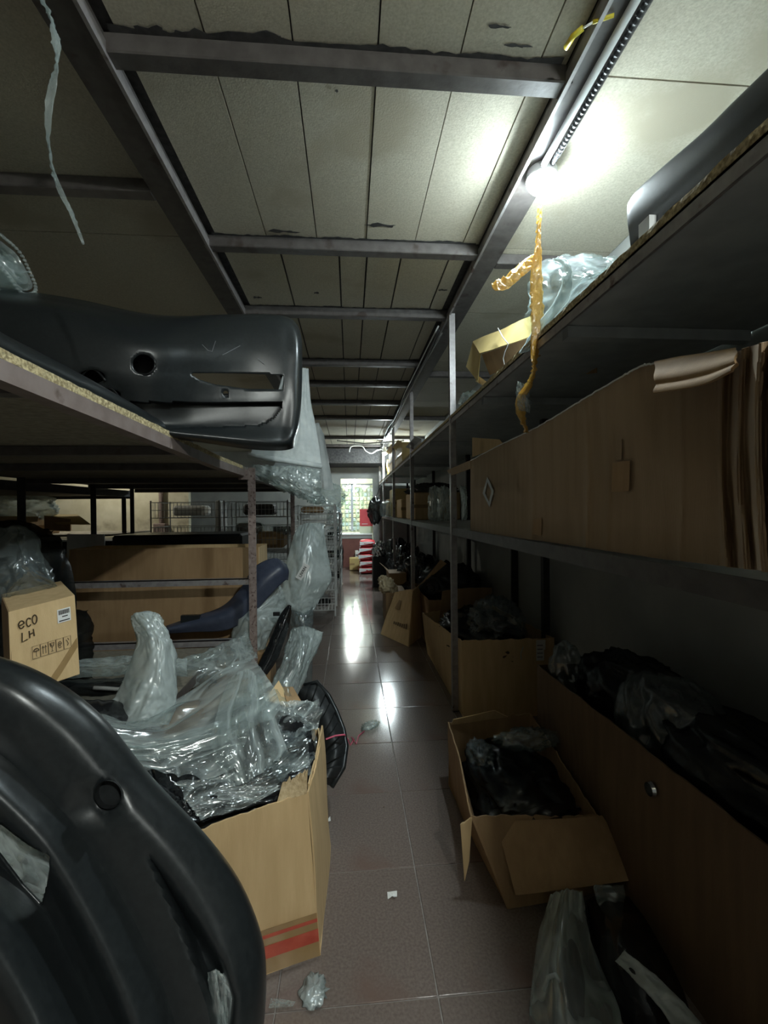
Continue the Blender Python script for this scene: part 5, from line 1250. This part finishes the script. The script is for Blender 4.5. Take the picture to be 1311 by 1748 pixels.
for x, y, z, r, mm, lab, sd in ((1.0,6.2,.34,(.30,.4,.36),'black_gloss','glossy black parts heap under the middle shelf past the second post',2), (.95,7.4,.36,(.3,.6,.38),'black_gloss','glossy black parts heap under the middle shelf past the third post',4), (.95,8.9,.36,(.28,.6,.38),'film_black','black bag heap at the far right under the shelf',6)):
    blob((x, y, z), r, sd, .3, 2.2, 50, 34, zmin=.002, fine=.5).obj('parts_heap', mm, smooth=True, label=lab, cat='car part', group=GX)
c = P(647, 940, Y=8.0); blob(c, (.09,.08,.13), 3, .6, 2.3, 40, 30, fine=.6).obj('foil_bag', 'chrome', smooth=True, label='crumpled silvery foil bag low at the far right', cat='bag')
MB().bbox((c.x-.12, 7.9, 0), (c.x+.12, 8.2, c.z-.1), .01).obj('carton', 'black_rib', label='dark crate carrying the silvery foil bag', cat='box')

# --- wrapped part at the lower right corner
gw = thing('wrapped_part', 'curved film-wrapped car part on the floor in the lower right corner', 'car part', (.7, 1.2, 0))
m = pouch([[(942,1522,1.42),(968,1514,1.42),(995,1520,1.42)], [(924,1580,1.34),(960,1575,1.28),(1004,1590,1.31)], [(910,1650,1.26),(955,1640,1.19),(1024,1650,1.23)], [(903,1720,1.18),(965,1720,1.11),(1055,1720,1.14)], [(905,1800,1.10),(980,1800,1.03),(1075,1800,1.06)]], 60, 70, .03, 3, .012, 1.8, 1.0, .35)
m.obj('film_cover', 'film_milky', gw, smooth=True)
m = pouch([[(940,1540,1.47),(970,1530,1.47),(1010,1540,1.47)], [(930,1640,1.30),(970,1640,1.26),(1010,1650,1.29)], [(925,1790,1.13),(975,1790,1.08),(1050,1790,1.10)]], 30, 40, .05, 5, .005, 2, 2)
m.obj('car_part', 'black_plastic', gw, smooth=True)
m = pouch([[(1000,1535,1.46),(1045,1522,1.46),(1095,1540,1.44)], [(1015,1640,1.27),(1075,1620,1.23),(1150,1650,1.25)], [(1065,1790,1.11),(1135,1775,1.08),(1225,1790,1.10)]], 40, 50, .05, 9, .006, 1.5, 1.2, .3)
m.obj('car_part', 'black_gloss', gw, smooth=True)
A = surf([[tuple(P(a, b, Y=y)) for a, b, y in r] for r in ([(1052,1640,1.17),(1090,1680,1.12),(1125,1720,1.08),(1160,1775,1.03)], [(1066,1622,1.17),(1115,1662,1.12),(1160,1705,1.08),(1215,1770,1.03)])], 40, 8)
MB().grid(crease(A, .012, 3, 2, 3), .003).obj('film_band', 'film_frost', gw, smooth=True)
A = surf([[tuple(P(a, b, Y=y)) for a, b, y in r] for r in ([(1012,1512,1.42),(1022,1545,1.40),(1052,1582,1.38)], [(1064,1510,1.42),(1066,1545,1.40),(1062,1584,1.38)])], 24, 8)
MB().grid(crease(A, .012, 3, 2, 6), .003).obj('film_band', 'film_milky', gw, smooth=True)
MB().tube([P(928,1690,Y=1.15), P(936,1668,Y=1.15), P(948,1664,Y=1.14), P(956,1676,Y=1.13)], .006, 6).obj('hook', 'film_frost', gw, smooth=True)

# ------------------------------------------------------------------ aisle end: packs and boxes
for k in range(5):
    z = .02+k*.145; x = .36+.02*math.sin(k*2.1)
    t = thing('pack', ('lowest', 'second lowest', 'middle', 'second highest', 'topmost')[k]+' red and white pack in the stack before the counter', 'package', (x, 9.7, z), 'stack of red and white packs')
    blob((x, 9.7, z+.07), (.17,.18,.078), k*2.2, .10, 2, 40, 24, squash=.5).obj('wrapper', 'red_plastic', t, smooth=True)
    MB().prism([(x-.165, 9.51, z+.03), (x+.10, 9.51, z+.075), (x+.165, 9.51, z+.10), (x-.165, 9.51, z+.11)], (0, .02, 0)).obj('white_band', 'white_plastic', t)
soft_box((-.02, 10.2, .004), (.22, 10.5, .28), 'card_gold', 'low tan carton on the floor before the counter', group=None)
t = thing('carton', 'narrow white carton standing before the maroon counter', 'box', (.17, 10.57, 0))
MB().bbox((.12, 10.54, .004), (.24, 10.70, .42), .006).obj('body', 'white_plastic', t); MB().box((.13, 10.536, .30), (.23, 10.54, .34)).obj('print_band', 'print_grey', t)
GA = 'bags stacked along the far left of the aisle'
for x, y, z, r, mm, lab, sd in ((-.32,9.0,.5,(.16,.4,.5),'film_black','dark bag pile at the far left of the aisle',2), (-.30,8.9,1.2,(.14,.25,.24),'film_smoke','grey bag on top of the dark pile at the far left',4), (-.34,7.4,1.62,(.25,.35,.2),'film_milky','milky bag on the longer wire rack beyond the white rack',7)):
    blob((x, y, z), r, sd, .3, 2.2, 44, 30, zmin=.002).obj('plastic_bag', mm, smooth=True, label=lab, cat='plastic bag', group=GA)

# ------------------------------------------------------------------ cables, tape and scraps
cz = BZ-.016
MB().tube([(.762, y, cz) for y in np.linspace(.55, 1.66, 14)], .0125, 8).obj('cable', 'cable_white', smooth=True, label='thick white cable running along the right channel to the near bulb', cat='cable')
cd = []; rs = []
for i in range(150):
    y = .5+i*.0085; cd.append((.796, y, cz+.004)); rs.append(.0105 if i % 2 else .008)
MB().tube(cd, rs, 8).obj('corrugated_conduit', 'cable_dark', label='dark corrugated conduit beside the white cable on the right channel', cat='conduit')
MB().tube([(.735,1.06,BZ), (.748,1.06,cz-.012), (.775,1.06,cz-.017), (.80,1.06,cz-.012), (.815,1.06,BZ)], .003, 5).obj('cable_tie', 'white_plastic', label='white cable tie round the cable on the right channel', cat='cable tie', smooth=True)
p = [P(a, b, Z=BZ-.006) for a, b in ((1048,26),(1036,30),(1012,38),(995,48),(978,62),(966,82))]
MB().tube(p[:3], .0055, 6).obj('wire_end', 'cable_yellow', label='short yellow wire end at the top of the right channel', cat='wire', smooth=True)
MB().tube(p[2:4], .003, 6).obj('wire_joint', 'cable_white', label='bare pale joint between the two yellow wire ends', cat='wire', smooth=True)
MB().tube(p[3:], .008, 6).obj('wire_end', 'cable_yellow', label='thicker yellow wire end left of the white cable', cat='wire', smooth=True)
for k, (x, z, r, mm, lab) in enumerate(((.668, 2.725, .010, 'cable_dark', 'dark cable along the right channel past the nearest post'), (.682, 2.705, .007, 'wire_grey', 'grey cable slung under the dark one along the right channel'), (.655, 2.735, .006, 'cable_white', 'thin white cable along the right channel past the nearest post'))):
    MB().tube([(x+.012*math.sin(y*2+k), y, z+.012*math.sin(y*3.1+k*2)) for y in np.linspace(3.2, 9.2, 50)], r, 6).obj('cable', mm, smooth=True, label=lab, cat='cable')
p = [P(a, b, Y=8.9) for a, b in ((658,766),(645,768),(634,774),(624,770),(618,762),(605,761),(598,764),(596,772))]
MB().tube([Vector(v) for v in catmull([tuple(v) for v in p], 30)], .012, 6).obj('cable', 'cable_white', smooth=True, label='white cable looping left from the distant bulb', cat='cable')
MB().tube([P(a, b, Y=8.2) for a, b in ((690,752),(660,755),(620,757),(575,752))], .012, 6).obj('cable', 'wire_grey', smooth=True, label='grey cable sagging across the far ceiling beam', cat='cable')
# amber tape under the near bulb
tt = thing('tape_streamer', 'crinkled amber packing tape hanging from the near bulb', 'tape', P(897, 735, X=.69))
tp = [(922,352),(920,385),(919,420),(916,470),(917,520),(918,568),(913,605),(911,636),(902,658),(889,680),(890,708),(899,738)]
TX = [.755,.745,.735,.72,.71,.70,.692,.688,.686,.685,.685,.685]
ribbon([P(a, b, X=x) for (a, b), x in zip(tp, TX)], [.018,.016,.022,.046,.052,.046,.040,.030,.034,.036,.036,.020], [-10,10,-10,0,10,-5,30,60,20,-30,10,60], 'long_strip', 'tape_amber', tt, nw=8, n=130, crumple=.014, seed=2)
A = surf([[tuple(P(a, b, Y=y)) for a, b, y in r] for r in ([(916,430,1.70),(893,447,1.67),(864,470,1.64),(838,486,1.62)], [(917,440,1.70),(898,455,1.66),(872,478,1.63),(847,498,1.61)], [(919,449,1.70),(903,462,1.67),(880,482,1.64),(866,496,1.62)])], 50, 12)
MB().grid(crease(A, .012, 7, 1.5, 3), .0012).obj('side_strip', 'tape_amber', tt, smooth=True)
m = pouch([[(884,650,1.70),(900,655,1.70)], [(880,672,1.70),(906,680,1.69)], [(886,700,1.70),(905,705,1.70)]], 16, 20, .012, 4, .006, 4, 4); m.obj('film_shred', 'film_clear', tt, smooth=True)
c = P(664, 800, Y=9.25); ribbon([P(662,785,Y=9.25), P(661,795,Y=9.25), P(663,808,Y=9.25), P(660,822,Y=9.25)], [.03,.05,.04,.02], [0,20,-20,0], 'tape_streamer', 'tape_amber', nw=4, n=24, crumple=.01, label='short amber tape under the distant bulb', cat='tape')
# scraps on the floor
def scrap(px, py, pts, matn, lab, curl=.01):
    c = P(px, py, Z=.001); n = len(pts)
    P0 = [(c.x+x, c.y+y, .0015+curl*((k*7) % 3)/2) for k, (x, y) in enumerate(pts)]
    MB().prism(P0, (0, 0, .0012)).obj('paper_scrap', matn, label=lab, cat='scrap', group='scraps on the floor tiles')
scrap(670, 1530, [(-.018,-.012),(-.002,-.006),(.004,-.016),(.016,-.004),(.018,.014),(.006,.008),(0,.014),(-.018,.012)], 'paper_white', 'torn white paper scrap in the middle of the near tiles')
scrap(561, 1402, [(-.014,-.008),(.010,-.006),(.006,.016)], 'paper_white', 'small triangular white scrap by the tan carton')
m = blob(P(536,1690,Z=.008), (.028,.036,.010), 4, .7, 2, 30, 18, zmin=.0008); m.obj('wax_blob', 'film_frost', smooth=True, label='whitish sticky blob on the nearest floor tile', cat='scrap')
for a, b in (((440,1668),(470,1700)),((470,1688),(500,1700))):
    pass
m = pouch([[(462,1692,1.27),(480,1694,1.265),(505,1704,1.255)], [(458,1712,1.245),(482,1712,1.243),(500,1714,1.243)]], 20, 10, .003, 6, .002, 4, 3)
for i, v in enumerate(m.v): m.v[i] = (v[0], v[1], max(.001, min(v[2], .008)))
m.obj('film_scrap', 'film_clear', smooth=True, label='clear film scrap on the tiles beside the foreground bumper', cat='scrap')
scrap(655, 1378, [(-.003,-.004),(.004,-.003),(.002,.005)], 'print_brown', 'tiny brown speck on the tile below the bulb reflection', .002)
scrap(686, 1010, [(-.03,-.03),(.03,-.02),(.02,.04),(-.02,.03)], 'paper_white', 'white scrap on the far tiles left of the kraft paper', .02)
